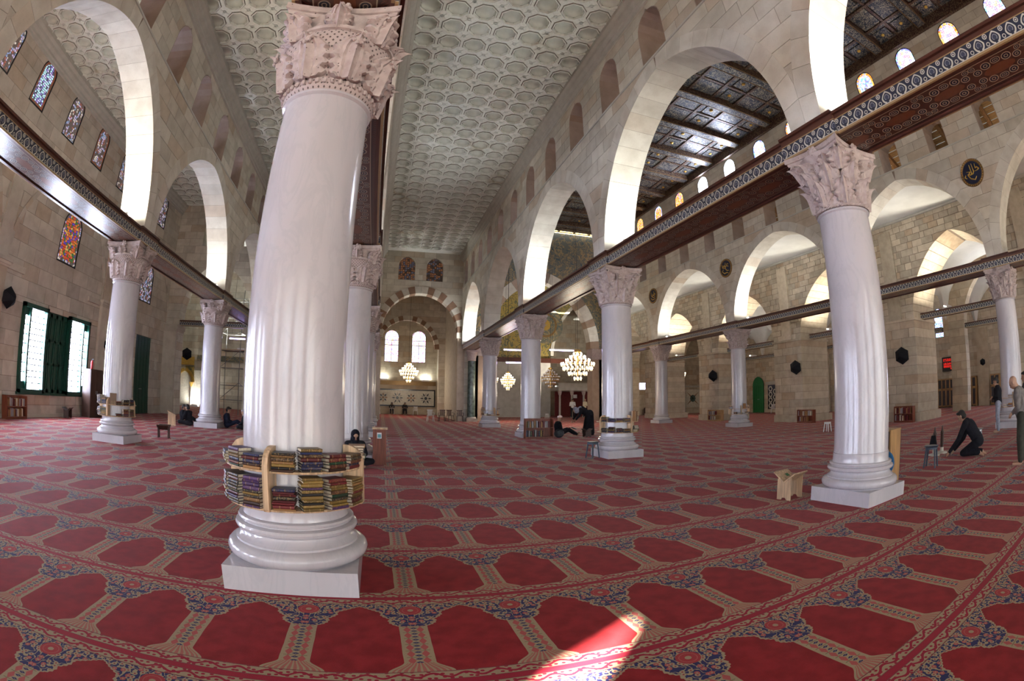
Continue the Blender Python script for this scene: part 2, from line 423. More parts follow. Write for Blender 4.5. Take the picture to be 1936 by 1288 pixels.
M['stained_amber'] = stained('amber_stained_glass', [(0, (1, .45, .05)), (.4, (.9, .2, .03)), (.6, (1, .75, .3)), (.85, (.3, .35, .9))], 1.7, 16, .07)
M['stained_blue'] = stained('blue_stained_glass', [(0, (.25, .25, 1)), (.3, (.8, .75, 1)), (.55, (.2, .6, .5)), (.75, (.95, .9, 1))], 2.2, 16, .07)
M['lattice'] = stained('gypsum_lattice_glass', LATTICE, .6, 10, .13, (.24, .20, .18))
M['lattice_red'] = stained('red_lattice_glass', [(0, (.75, .10, .03)), (.3, (.9, .25, .04)), (.5, (.03, .22, .06)), (.68, (.12, .08, .6)), (.85, (.9, .55, .15))], .6, 9, .09, (.14, .05, .05))
M['lattice_orange'] = stained('orange_lattice_border', [(0, (.35, .09, .03)), (.5, (.28, .07, .03)), (.8, (.14, .16, .10))], .45, 12, .12, (.22, .10, .07))
M['lattice_bright'] = stained('white_dot_lattice', [(0, (.55, .95, 1)), (.42, (.04, .05, .08)), (.6, (.7, .6, 1)), (.8, (.2, .15, .5))], 1.2, 11, .15, (.12, .10, .14))
M['grille'] = stained('brown_blue_brick_grille', [(0, (.22, .09, .04)), (.4, (.07, .08, .11)), (.7, (.03, .025, .02))], .5, 6, .12, (.06, .03, .02))
def mosaic(name, c1, c2, c3, sc):
    t = NT(name, .4, .5); g = t.n('ShaderNodeNewGeometry').outputs['Position']
    a = t.noise(sc, 4, g, 1.6); b = t.noise(sc*2.3, 3, g, .8)
    c = t.mix(t.sm(t.math('ABSOLUTE', t.sub(a, .5)), .045, .02), c1, c2); c = t.mix(t.sm(b, .60, .66), c, c3)
    t.col(c); t.b.inputs['Metallic'].default_value = .25; t.bump(t.noise(60, 2, g), .3, .01); return t.m
M['mosaic_teal'] = mosaic('teal_gold_mosaic', (.15, .15, .12), (.34, .25, .12), (.07, .11, .12), 1.5)
M['mosaic_gold'] = mosaic('gold_mosaic', (.34, .25, .07), (.10, .11, .07), (.24, .17, .06), 1.3)
M['painted'] = mosaic('painted_ceiling_panel', (.020, .030, .050), (.36, .33, .24), (.05, .07, .09), 5.0)
M['painted_rail'] = mosaic('painted_ceiling_rail', (.045, .016, .014), (.22, .16, .09), (.03, .022, .022), 7.0)
M['gilt_dark'] = plain('dark_gilt_edge', (.22, .13, .05), .4, .5, .5)
# ---------------------------------------------------------------- layout numbers (metres)
XL, XA, XB, XC = -7.68, -0.77, 6.58, 18.84
YC = [-3.97, 4.23, 12.40, 20.60, 28.80, 36.60]
YCC = [-3.6, 4.70, 12.40, 20.60, 28.80, 36.60]
ZB, ZT = 5.42, 5.80                                        # tie beam bottom, top
ZSTR, ZCOR, ZCEIL = 10.35, 12.40, 13.07
XW, YE, YQ, XR = -14.0, 36.6, 51.0, 37.2                   # left wall, end wall, qibla wall, right wall
T = .50
# floor
struct('floor', 'red carpet of beige-framed prayer niches in long rows over the whole hall',
       MB().add([(-22.6,-9,0),(48,-9,0),(48,53,0),(-22.6,53,0)], [(0,1,2,3)]), M['carpet'])
# ---------------------------------------------------------------- masonry
def arch_w(a, zs, rise):
    e = (rise*rise - a*a) / (2*a); R = a + e
    def w(z):
        if z <= zs: return a
        q = R*R - (z-zs)**2
        return max(0.0, math.sqrt(q) - e) if q > 0 else 0.0
    return w, e, R
def round_w(hw, zs): return lambda z: hw if z <= zs else math.sqrt(max(0, hw*hw-(z-zs)**2))
def rect_w(hw): return lambda z: hw
def masonry(s0, s1, cs, holes, bl, g, jit=.12, seed=1, k=5):
    rnd = random.Random(seed); out = []
    for i in range(len(cs)-1):
        za, zb = cs[i], cs[i+1]; zm = (za+zb)/2
        act = sorted([h for h in holes if h[2] < zm < h[3]], key=lambda h: h[0])
        zs = [za+g + (zb-za-2*g)*q/(k-1) for q in range(k)] if act else [za+g, zb-g]
        L = [(lambda z: s0)] + [(lambda z, h=h: h[0]+h[1](z)) for h in act]
        R = [(lambda z, h=h: h[0]-h[1](z)) for h in act] + [(lambda z: s1)]
        for lf, rf in zip(L, R):
            l0 = max(lf(z) for z in zs); r0 = min(rf(z) for z in zs)
            lm, rm = lf(zm), rf(zm)
            if rm - lm < .05: continue
            js = []; q = math.floor((lm - s0)/bl) - 1; off = (i % 2)*bl*.5
            while s0 + q*bl + off < rm:
                p = s0 + q*bl + off + rnd.uniform(-jit, jit)*bl
                if l0 + bl*.28 < p < r0 - bl*.28: js.append(p)
                q += 1
            ed = [None] + js + [None]
            for a, b in zip(ed[:-1], ed[1:]):
                left = [((lf(z) if a is None else a+g), z) for z in zs]; right = [((rf(z) if b is None else b-g), z) for z in zs]
                if a is not None: left = [left[0], left[-1]]
                if b is not None: right = [right[0], right[-1]]
                poly = right + left[::-1]
                pts = []
                for pt in poly:
                    if not pts or abs(pt[0]-pts[-1][0])+abs(pt[1]-pts[-1][1]) > 1e-4: pts.append(pt)
                if len(pts) > 3 and abs(pts[0][0]-pts[-1][0])+abs(pts[0][1]-pts[-1][1]) < 1e-4: pts.pop()
                if len(pts) >= 3: out.append(pts)
    return out
def alongY(X): return lambda s, z, d: (X+d, s, z)
def alongX(Y): return lambda s, z, d: (s, Y+d, z)
def courses(z0, z1, h):
    n = max(1, round((z1-z0)/h)); return [z0 + (z1-z0)*i/n for i in range(n+1)]
def grow(holes, e=.012): return [(c, (lambda z, w=w: (w(z)+e) if w(z) > 0 else 0), a, b) for c, w, a, b in holes]
def build_wall(parent, fn, t0, t1, s0, s1, cs, holes, bl, mat, seed=1, g=.007, core=True, limit=300, name='stone_block', jit=.12, inset=.014):
    bl_ = []
    for p in masonry(s0, s1, cs, holes, bl, g, jit, seed): bl_.append(MB().prism(p, fn, t0, t1))
    pieces(parent, name, bl_, mat, limit)
    if core:
        c = MB(); cc = [cs[0]] + [z for z in cs[1:-1]] + [cs[-1]]
        for p in masonry(s0, s1, cc, grow(holes), 99, 0.0, 0, seed): c.prism(p, fn, t0+inset, t1-inset)
        obj('mortar_core', c, M['mortar'], parent)
def voussoirs(fn, t0, t1, c, a, zs, rise, ring, half, n=11, g=.004, mats=None, skip_low=0.0):
    w, e, R = arch_w(a, zs, rise); tm = math.acos(min(1, e/R)); out = []
    for sgn in (1, -1):
        for i in range(n):
            th0, th1 = tm*i/n + g/R, tm*(i+1)/n - g/R
            pts = [(-e + R*math.cos(th), zs + R*math.sin(th)) for th in (th0, (th0+th1)/2, th1)]
            pts += [(-e + (R+ring)*math.cos(th), zs + (R+ring)*math.sin(th)) for th in (th1, (th0+th1)/2, th0)]
            pts = [(c + sgn*min(max(y, .003), half), z) for y, z in pts]
            if sgn < 0: pts = pts[::-1]
            mb = MB().prism(pts, fn, t0, t1); mb.idx = i; out.append(mb)
    return out
def profile_run(prof, fn2, s0, s1):
    """closed profile of (d, z) swept along s"""
    mb = MB(); n = len(prof)
    vs = [fn2(s0, d, z) for d, z in prof] + [fn2(s1, d, z) for d, z in prof]
    return mb.add(vs, [tuple(range(n)), tuple(range(2*n-1, n-1, -1))] + [(i, n+i, n+(i+1)%n, (i+1)%n) for i in range(n)])
def cornice(parent, X, sgn, s0, s1, axis='y'):
    z0, z1 = ZCOR, ZCEIL+.02
    prof = [(0, z0), (.07, z0+.02), (.07, z0+.11), (.13, z0+.15), (.13, z0+.24), (.22, z0+.34), (.24, z0+.44), (.34, z0+.52), (.34, z1), (0, z1)]
    f = (lambda s, d, z: (X+sgn*d, s, z)) if axis == 'y' else (lambda s, d, z: (s, X+sgn*d, z))
    obj('cornice', profile_run(prof, f, s0, s1), M['cornice'], parent)
def arcade(name, label, X, ys, ztop, hw=.63, otop=12.2, win=None, seed=3, faces=(1, 1)):
    W_ = struct(name, label); fn = alongY(X)
    low, up, vs = [], [], []
    for y0, y1 in zip(ys[:-1], ys[1:]):
        c, half = (y0+y1)/2, (y1-y0)/2; a = half-.37
        w, e, R = arch_w(a, ZT, 4.08); ring = .47
        we = lambda z, R=R, e=e, half=half: min(half, max(0, math.sqrt(max(0, (R+ring)**2-(z-ZT)**2))-e))
        low.append((c, we, ZT-1, ZSTR)); vs += voussoirs(fn, -T, T, c, a, ZT, 4.08, ring, half-.003)
        for k in (-1, 0, 1):
            cc = c + k*(y1-y0)/3
            up.append((cc, round_w(hw, otop-hw), ZSTR-1, otop))
            if win: up.append((cc, round_w(win[0], win[2]-win[0]), win[1], win[2]))
    cs = courses(ZT, ZSTR, .45)
    cu = courses(ZSTR, win[1], .41) + courses(win[1], ztop, .41)[1:] if win else courses(ZSTR, ztop, .41)
    bl_ = [MB().prism(p, fn, -T, T) for p in masonry(ys[0], ys[-1], cs, low, .85, .007, .14, seed)]
    bl_ += [MB().prism(p, fn, -T+.03, T-.03) for p in masonry(ys[0], ys[-1], cu, up, .8, .007, .14, seed+1)]
    pieces(W_, 'stone_block', bl_, M['ashlar']); pieces(W_, 'voussoir', vs, M['voussoir'])
    core = MB()
    full = []
    for y0, y1 in zip(ys[:-1], ys[1:]):
        w, e, R = arch_w((y1-y0)/2-.37, ZT, 4.08); full.append(((y0+y1)/2, (lambda z, w=w: w(z)+.012 if w(z) > 0 else 0), ZT-1, ZT+4.09))
    for p in masonry(ys[0], ys[-1], [ZT+4.08*math.sin(PI/2*i/28) for i in range(29)] + [ZSTR], full, 99, 0, 0, 1): core.prism(p, fn, -T+.014, T-.014)
    for p in masonry(ys[0], ys[-1], cu, grow(up), 99, 0, 0, 1): core.prism(p, fn, -T+.044, T-.044)
    obj('mortar_core', core, M['mortar'], W_)
    sc = MB()
    for sg in (-1, 1): sc.box(X+min(sg*(T-.03), sg*(T+.03)), X+max(sg*(T-.03), sg*(T+.03)), ys[0], ys[-1], ZSTR-.06, ZSTR)
    obj('string_course', sc, M['cornice'], W_)
    for cc, w_, z0_, z1_ in up:
        if z1_ > otop+.1: continue
        n = 8; zs_ = otop-hw; i_ = hw-.025
        outer = [(cc-hw+.001, ZSTR+.002)] + [(cc-hw*math.cos(PI*k/n), zs_+hw*math.sin(PI*k/n)) for k in range(n+1)] + [(cc+hw-.001, ZSTR+.002)]
        inner = [(cc-i_, ZSTR+.002)] + [(cc-i_*math.cos(PI*k/n), zs_+i_*math.sin(PI*k/n)) for k in range(n+1)] + [(cc+i_, ZSTR+.002)]
        lm = MB()
        for k in range(len(outer)-1): lm.prism([outer[k], outer[k+1], inner[k+1], inner[k]], fn, -T+.035, T-.035)
        obj('opening_lining', lm, M['lining'], W_)
    return W_
wl = arcade('wall_left_arcade', 'stone arcade wall of pointed arches and small arched openings beside the left wall', XL, YC[:5], ZCOR, seed=3)
wm = arcade('wall_middle_arcade', 'stone arcade wall above the nearest book-ringed column', XA, YC, ZCOR, seed=5)
wr = arcade('wall_right_arcade', 'stone arcade wall of pointed arches between coffered aisle and painted wooden ceiling', XB, YC, ZCOR, seed=8)
wn = arcade('wall_nave_far_side', 'nave wall with medallions, small openings and stained clerestory windows', XC, YCC, 15.9, .50, 11.9, (.52, 13.15, 15.36), seed=11)
for w_, X in ((wl, XL), (wm, XA), (wr, XB)):
    e = 28.3 if X == XL else YE
    for sg in ((-1, 1) if X != XB else (-1,)): cornice(w_, X+sg*(T-.03), sg, YC[0], e)
obj('upper_wall', MB().box(XB-T, XB+T, YC[0], YE, ZCOR, 16.3), M['ashlar'], wr)
obj('attic_wall', MB().box(XL-T+.03, XL+T-.03, YC[0], 28.3, ZCOR, 13.3), M['ashlar'], wl)
obj('attic_wall', MB().box(XA-T+.03, XA+T-.03, YC[0], YE, ZCOR, 13.3), M['ashlar'], wm)
obj('attic_wall', MB().box(XC-T, XC+T, YCC[0], YE, 15.9, 16.4), M['ashlar'], wn)
# ---------------------------------------------------------------- coffered ceilings
def coffer_mesh():
    p = .425; mb = MB(); oct_ = lambda r, z: [(r*math.cos(PI/8+PI/4*k), r*math.sin(PI/8+PI/4*k), z) for k in range(8)]
    rings = [oct_(.412, 0), oct_(.408, .05), oct_(.393, .05), oct_(.388, -.035), oct_(.352, -.04), oct_(.338, .05), oct_(.312, .05), oct_(.30, .035)]
    vs = [v for r in rings for v in r]; fs = []
    for i in range(len(rings)-1):
        for k in range(8): fs.append((i*8+k, (i+1)*8+k, (i+1)*8+(k+1)%8, i*8+(k+1)%8))
    o = rings[0]
    sq = []                                               # two boundary points for each side of the square
    for s in range(4):
        k0, k1 = (s*2+7) % 8, (s*2) % 8
        a = PI/2*s; n = (math.cos(a), math.sin(a))
        for k in (k0, k1):
            t = -o[k][0]*n[1] + o[k][1]*n[0]; sq.append((n[0]*p - n[1]*t, n[1]*p + n[0]*t, 0))
    b = len(vs); vs += sq; c = len(vs); vs += [(p,p,0),(-p,p,0),(-p,-p,0),(p,-p,0)]
    for s in range(4):
        k0, k1 = (s*2+7) % 8, (s*2) % 8
        fs.append((k0, k1, b+s*2+1, b+s*2)); fs.append((k1, (k1+1) % 8, b+((s+1) % 4)*2, c+s, b+s*2+1))
    mb.add(vs, fs)
    mb.lathe([(.29, .04), (.275, .10), (.23, .17), (.16, .215), (.08, .238), (.006, .245)], 14, cap=False)
    mb.lathe([(.305, .03), (.29, .04)], 14, cap=False)
    for sx in (-1, 1):
        for sy in (-1, 1): mb.lathe([(.075, 0), (.07, -.022), (.045, -.024), (.035, -.008), (.004, -.004)], 8, (sx*(p-.0), sy*(p-.0), 0), 0, 2*PI, False)
    # raised strap lines between the coffers
    for a in range(4):
        m = Matrix.Rotation(PI/4+PI/2*a, 3, 'Z'); mb.obox(m @ Vector((.475, 0, -.006)), .05, .012, .008, m)
    return mb
cof = coffer_mesh()
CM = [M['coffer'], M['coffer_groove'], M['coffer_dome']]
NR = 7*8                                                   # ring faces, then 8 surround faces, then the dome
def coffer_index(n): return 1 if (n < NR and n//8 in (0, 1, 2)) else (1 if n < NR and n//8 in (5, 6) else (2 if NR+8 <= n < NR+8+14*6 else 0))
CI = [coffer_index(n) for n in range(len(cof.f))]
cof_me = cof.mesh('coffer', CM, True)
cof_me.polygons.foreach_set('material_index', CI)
def ceiling(label, xc, nx, y0, y1, slab):
    C_ = struct('ceiling', label)
    ny = int((y1-y0)/.85); pos = []
    for j in range(ny):
        for i in range(nx): pos.append((xc + (i-(nx-1)/2)*.85, y0 + .425 + (j+.5*0)*.85, ZCEIL))
    pos.sort(key=lambda p: (0 if seen(p) else 1, proj(p)[2]))
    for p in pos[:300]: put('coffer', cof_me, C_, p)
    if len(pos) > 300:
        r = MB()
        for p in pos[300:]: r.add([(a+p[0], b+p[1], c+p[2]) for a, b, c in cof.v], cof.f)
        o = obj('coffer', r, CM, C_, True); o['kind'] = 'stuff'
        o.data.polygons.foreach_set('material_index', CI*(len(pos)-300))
    obj('roof_slab', MB().box(slab[0], slab[1], y0-.4, y1+.6, ZCEIL+.27, ZCEIL+.5), M['plaster'], C_)
    ed = xc-nx*.425, xc+nx*.425
    f = MB().box(slab[0]+.3, ed[0], y0-.4, y1+.4, ZCEIL, ZCEIL+.06).box(ed[1], slab[1]-.3, y0-.4, y1+.4, ZCEIL, ZCEIL+.06).box(slab[0]+.3, slab[1]-.3, y0+ny*.85, y1+.4, ZCEIL, ZCEIL+.06)
    obj('border_strip', f, M['coffer'], C_)
ceiling('coffered plaster ceiling over the aisle beside the left wall', (XW+XL)/2-.0, 7, -4.1, 28.3, (XW-.3, XL+.3))
ceiling('coffered plaster ceiling left of the nearest column', (XL+XA)/2, 7, -4.1, 36.3, (XL-.3, XA+.3))
ceiling('water-stained coffered plaster ceiling between nearest column and nave', (XA+XB)/2, 7, -4.1, 36.3, (XA-.3, XB+.3))
# ---------------------------------------------------------------- painted wooden nave ceiling
NC = struct('ceiling', 'dark painted and gilded coffered wooden ceiling over the nave')
x0, x1 = XB+T, XC-T
obj('ceiling_boards', MB().box(x0, x1, YC[0], YE, 16.0, 16.2), M['painted_rail'], NC)
yb = [8.4+1.365+2.733*k for k in range(-5, 11)]
for y in yb:
    if YC[0] < y < YE-.3:
        b = obj('ceiling_beam', MB().box(x0, x1, y-.24, y+.24, 15.62, 16.0), M['painted_rail'], NC)
        obj('painted_underside', MB().box(x0+.2, x1-.2, y-.19, y+.19, 15.60, 15.62), M['painted'], b)
        obj('gilt_edge', MB().box(x0, x1, y-.26, y-.235, 15.60, 15.64).box(x0, x1, y+.235, y+.26, 15.60, 15.64), M['gilt_dark'], b)
nx = 8; xs = [x0 + (x1-x0)*i/nx for i in range(nx+1)]
for x in xs[1:-1]: obj('ceiling_rib', MB().box(x-.07, x+.07, YC[0], YE, 15.86, 16.0), M['painted_rail'], NC)
boss = MB().ellipsoid((0,0,0), .10, .10, .07, 10, 6).mesh('boss', M['gold'], True)
for j, y in enumerate(yb[:-1]):
    for h in (0, 1):
        ya, yb2 = (y+.27, y+1.30) if h == 0 else (y+1.43, y+2.46)
        if ya < YC[0] or yb2 > YE: continue
        for i in range(nx):
            xa, xb = xs[i]+.10, xs[i+1]-.10
            m = MB()
            if i % 2 == 0: m.box(xa, xb, ya+.05, yb2-.05, 15.90, 15.995)
            else: m.box(xa+.25, xb-.25, ya+.12, yb2-.12, 15.90, 15.995).box(xa, xa+.2, ya, yb2, 15.93, 15.995).box(xb-.2, xb, ya, yb2, 15.93, 15.995)
            p = obj('painted_panel', m, M['painted'], NC)
            if i % 2: put('boss', boss, p, ((xa+xb)/2, (ya+yb2)/2, 15.89))
        if h == 0: obj('ceiling_crossrail', MB().box(x0, x1, yb2, yb2+.13, 15.88, 16.0), M['painted_rail'], NC)
obj('wall_frieze', MB().box(x1-.16, x1, YC[0], YE, 15.42, 16.0).box(x0, x0+.16, YC[0], YE, 15.42, 16.0), M['painted_rail'], NC)
# ---------------------------------------------------------------- left wall
LW = struct('wall_left', 'ashlar left wall with green shuttered window and stained glass')
fl = lambda s, z, d: (XW-d, s, z)
lh = [(11.83+2.733*k, round_w(.55, 12.05), 10.65, 12.6) for k in range(-5, 6)]
lowc = [8.6, 16.8, 25.0, .4]
lh += [(c, round_w(.78, 7.57), 6.1, 8.35) for c in lowc]
lh += [(16.83, rect_w(2.53), .93, 4.05), (.4, rect_w(2.53), .93, 4.05), (8.6, rect_w(2.53), .93, 4.05), (25.45, rect_w(1.02), 0.0, 4.28)]
cs = courses(0, .93, .46) + courses(.93, 4.05, .52)[1:] + [4.28] + courses(4.28, 6.1, .6)[1:] + courses(6.1, 8.35, .56)[1:] + courses(8.35, 10.65, .57)[1:] + courses(10.65, 12.6, .49)[1:] + [13.07]
build_wall(LW, fl, 0, .45, -6, 28.8, cs, lh, 1.05, M['ashlar_warm'], 21, .007)
cornice(LW, XW, 1, -4, 28.3)
for y in (12.4, 20.6, 4.2):
    obj('pilaster', MB().box(XW, XW+.16, y-.42, y+.42, 0, 5.0).box(XW, XW+.10, y-.34, y+.34, 5.3, 8.2), M['ashlar_warm'], LW)
    obj('pilaster_cap', MB().box(XW, XW+.20, y-.47, y+.47, 5.0, 5.08).box(XW, XW+.26, y-.52, y+.52, 5.08, 5.18).box(XW, XW+.32, y-.58, y+.58, 5.18, 5.30), M['ashlar_warm'], LW)
for c in (8.3, 16.5, 24.7):                                # shallow blind arch ribs above each bay
    w, e, R = arch_w(3.66, 5.3, 4.0); tm = math.acos(e/R); m = MB()
    for sg in (1, -1):
        for i in range(12):
            a0, a1 = tm*i/12, tm*(i+1)/12
            p = [(c+sg*(-e+r*math.cos(a)), 5.3+r*math.sin(a)) for r, a in ((R, a0), (R, a1), (R+.20, a1), (R+.20, a0))]
            m.prism(p if sg > 0 else p[::-1], lambda s, z, d: (XW+d, s, z), -.005, .05)
    obj('blind_arch', m, M['ashlar_warm'], LW)
for c in (12.4, 20.6, 4.2):
    for sg in (-1, 1): obj('string_moulding', MB().box(XW, XW+.10, min(c+sg*.5, c+sg*1.6), max(c+sg*.5, c+sg*1.6), 5.02, 5.26), M['ashlar_warm'], LW)
obj('plinth_course', MB().box(XW, XW+.05, -6, 24.3, 0, .14).box(XW, XW+.05, 26.6, 28.3, 0, .14), M['ashlar_warm'], LW)
# ---------------------------------------------------------------- end walls
def striped(parent, fn, t0, t1, c, a, zs, rise, ring, n=11):
    vs = voussoirs(fn, t0, t1, c, a, zs, rise, ring, 99, n)
    for mb in vs: obj('voussoir', mb, M['red_stone' if mb.idx % 2 == 0 else 'cream_stone'], parent)
EW = struct('wall_far', 'stone end wall with striped round arch and two grilled openings')
fe = alongX(YE)
ew = [(2.85, lambda z: (round_w(3.48, 6.8)(z)), 0, 10.28), (1.62, round_w(.66, 11.94), 10.75, 12.6), (3.83, round_w(.66, 11.94), 10.75, 12.6)]
cse = courses(0, 6.8, .45) + courses(6.8, 10.28, .5)[1:] + [10.75] + courses(10.75, 12.6, .46)[1:] + [13.07]
build_wall(EW, fe, 0, .9, XA-.5, XB+.1, cse, [(2.85, lambda z: 3.48 if z < 6.8 else round_w(3.48, 6.8)(z), 0, 10.28)] + ew[1:], .95, M['ashlar'], 31)
striped(EW, fe, -.03, .9, 2.85, 2.92, 6.8, 2.93, .55, 10)
for sg in (-1, 1):                                         # jambs with imposts and green corner columns
    x = 2.85 + sg*3.2
    obj('jamb', MB().box(x-.28, x+.28, YE-.02, YE+.9, 0, 6.35), M['pier'], EW)
    obj('impost', MB().box(x-.36, x+.36, YE-.08, YE+.95, 6.35, 6.8), M['cream_stone'], EW)
for i, c in enumerate((1.62, 3.83)):
    g = MB(); hw, zs = .64, 11.94
    poly = [(c-hw, 10.77), (c+hw, 10.77)] + [(c+hw*math.cos(a), zs+hw*math.sin(a)) for a in [PI*k/10 for k in range(11)]]
    w_ = struct('window_%d' % (i+1), 'arched opening in the end wall closed by a brown and blue grille')
    obj('grille', MB().prism(poly, fe, .22, .26), M['grille'], w_)
# cross wall closing the left aisle
LE = struct('wall_left_end', 'cross wall with arch and slit window closing the left aisle')
fL = alongX(28.3)
whl, _, _ = arch_w(2.45, 5.8, 3.6)
lh2 = [(-10.6, lambda z: 2.45 if z < 5.8 else whl(z), 0, 9.4), (-11.75, round_w(.32, 11.4), 10.36, 11.75), (-9.1, round_w(.32, 11.4), 10.36, 11.75)]
build_wall(LE, fL, 0, .9, XW, XL+.1, courses(0, 5.8, .48) + courses(5.8, 9.4, .45)[1:] + courses(9.4, 10.36, .48)[1:] + courses(10.36, 11.75, .46)[1:] + courses(11.75, 13.07, .44)[1:], lh2, .95, M['ashlar'], 41)
for x in (XW+.25, XL-.35):
    obj('arch_pier', MB().box(x-.30, x+.65, 28.1, 29.2, 0, 4.95), M['ashlar_warm'], LE)
    obj('impost', MB().box(x-.35, x+.72, 28.03, 29.25, 4.95, 5.08).box(x-.40, x+.78, 27.98, 29.3, 5.08, 5.36), M['ashlar_warm'], LE)
# continuation of the arcade walls beyond the end wall
DE = struct('wall_far_left', 'plain stone wall closing the bays left of the end arch')
build_wall(DE, alongX(43.5), 0, .5, -22.5, XA-.4, courses(0, 13, .6), [], 1.2, M['ashlar'], 51, .008)
obj('side_return', MB().box(-22.5, -22, 28.8, 44, 0, 13).box(-22.5, XW-.4, 28.8, 29.2, 0, 13), M['ashlar'], DE)
obj('roof_slab', MB().box(-22.5, XL+.4, 28.9, 44, 12.6, 13.0).box(XL-.5, XA, 36.2, 44, 12.6, 13.0).box(XL, XB+.6, YE+.2, YQ+1, 13.1, 13.4), M['plaster'], DE)
w2 = struct('wall_bay_arch', 'striped arch standing between end wall and far windows')
fb = alongX(44.6)
build_wall(w2, fb, 0, .5, XA-.5, 5.9, courses(0, 6.3, .6) + courses(6.3, 9.3, .5)[1:] + courses(9.3, 13, .6)[1:], [(2.3, lambda z: 3.0 if z < 6.3 else round_w(3.0, 6.3)(z), 0, 9.3)], 1.0, M['ashlar_warm'], 57, .008)
striped(w2, fb, -.03, .5, 2.3, 2.6, 6.3, 2.6, .42, 10)
obj('side_wall', MB().box(5.9, 6.9, 38.2, YQ, 0, 13), M['ashlar_warm'], w2)
obj('side_wall', MB().box(XA-.8, XA-.4, 37.2, YQ, 0, 13), M['ashlar_warm'], w2)
# far (qibla) wall
QW = struct('wall_qibla', 'distant stone wall with inlaid marble dado, stained windows and green doors')
fq = alongX(YQ)
qh = [(1.0, round_w(.76, 8.1), 5.45, 8.85), (3.9, round_w(.76, 8.1), 5.45, 8.85), (1.4, round_w(.5, 10.9), 10.3, 11.4), (3.7, round_w(.5, 10.9), 10.3, 11.4)]
build_wall(QW, fq, 0, .5, -1.4, 48, courses(0, 3.3, .66) + courses(3.3, 5.45, .54)[1:] + courses(5.45, 8.85, .57)[1:] + courses(8.85, 10.3, .5)[1:] + courses(10.3, 11.4, .55)[1:] + courses(11.4, 16.4, .62)[1:], qh, 1.25, M['pier'], 61, .008)
# nave end wall under the dome, with mosaic
NE = struct('wall_nave_end', 'mosaic-covered wall with broad pink and cream arch closing the nave')
fn_ = alongX(37.0)
nw, ne, nR = arch_w(4.35, 6.0, 5.5)
nring = .85
nwe = lambda z: 4.35+nring if z < 6 else max(0, math.sqrt(max(0, (nR+nring)**2-(z-6)**2))-ne)
core = MB()
for p in masonry(XB+T, XC-T, courses(0, 6, 1.5) + courses(6, 12.35, .4)[1:] + [16.0], [(12.7, nwe, -1, 12.36)], 99, 0, 0, 1): core.prism(p, fn_, 0, .8)
obj('mosaic_face', core, M['mosaic_teal'], NE)
for mb in voussoirs(fn_, -.05, .8, 12.7, 4.35, 6.0, 5.5, nring, 99, 13): obj('voussoir', mb, M['voussoir' if mb.idx % 3 else 'red_marble'], NE)
for sg in (-1, 1):
    x = 12.7 + sg*5.15
    obj('jamb', MB().box(x-.6, x+.6, 37.0, 38.0, 0, 5.1), M['red_marble'], NE)
    obj('carved_impost', MB().box(x-.66, x+.66, 36.94, 38.05, 5.1, 6.0), M['capital'], NE)
# space below the dome: gold pendentive wall with roundel and a tall inner arch
DW = struct('wall_dome', 'gold mosaic wall with roundel and tall pointed arch beneath the dome')
fd = alongX(46.0)
dw, de, dR = arch_w(2.5, 6.2, 5.2)
for p in masonry(7.0, 26.0, courses(0, 6.2, 3.1) + courses(6.2, 11.4, .4)[1:] + [16.5], [(19.6, lambda z: 2.9 if z < 6.2 else max(0, dw(z))*1.16, -1, 11.4)], 99, 0, 0, 1): pass
core = MB()
for p in masonry(7.0, 27.0, courses(5.9, 11.4, .42) + [16.5], [(19.6, lambda z: dw(z)*1.13 if z > 6.2 else 2.82, 4, 11.4)], 99, 0, 0, 1): core.prism(p, fd, 0, .6)
obj('gold_face', core, M['mosaic_gold'], DW)
for mb in voussoirs(fd, -.06, .6, 19.6, 2.5, 6.2, 5.2, .33, 99, 9): obj('voussoir', mb, M['cream_stone'], DW)
obj('lower_wall', MB().box(7.0, 16.8, 46.0, 46.6, 0, 5.9).box(22.4, 27, 46, 46.6, 0, 5.9), M['grey_marble'], DW)
obj('painted_beam', MB().box(7.0, 27, 45.85, 46.0, 5.45, 5.9), M['dark_wood'], DW)
rd = Vector((16.2, 45.97, 9.3))
for r, mt in ((1.9, 'mosaic_teal'), (1.25, 'gilt_dark'), (1.05, 'mosaic_teal'), (.55, 'gold')):
    obj('roundel', MB().lathe([(r, 0), (r, .05)], 32).xf(Matrix.Translation(rd - Vector((0, .02*(2-r), 0))) @ Matrix.Rotation(PI/2, 4, 'X')), M[mt], DW)
obj('drum_wall', MB().box(6.3, 6.5, 36.6, YQ+1, 13.0, 16.8).box(27.0, 27.2, 36.6, YQ+1, 10.4, 16.8), M['mosaic_gold'], DW)
obj('dome_soffit', MB().box(6.5, 27.5, 37.5, YQ+1, 16.3, 16.8), M['mosaic_gold'], DW)
# ---------------------------------------------------------------- right-hand aisles
RP = struct('wall_right_piers', 'row of old stone piers and pointed arches beyond the nave')
fp = alongY(24.6); TP = 1.4
wp, ep, Rp = arch_w(2.9, 5.0, 3.75)
ph = [((a+b)/2 + (.1 if a < 0 else 0), lambda z: 2.9 if z < 5 else wp(z), -1, 8.75) for a, b in zip([-3.9, 4.2, 12.4, 20.6, 28.8, 37.0], [4.2, 12.4, 20.6, 28.8, 37.0, 45.2])]
bl_ = [MB().prism(p, fp, -TP, TP) for p in masonry(-6, 46, courses(0, 5.0, .46), ph, .95, .008, .2, 71)]
pieces(RP, 'pier_stone', bl_, M['pier'])
bl_ = [MB().prism(p, fp, -TP+random.uniform(0, .035), TP-.02) for p in masonry(-6, 46, courses(5.0, 8.75, .34) + courses(8.75, 10.0, .3)[1:], ph, .55, .012, .3, 72)]
pieces(RP, 'rubble_stone', bl_, M['rubble'])
core = MB()
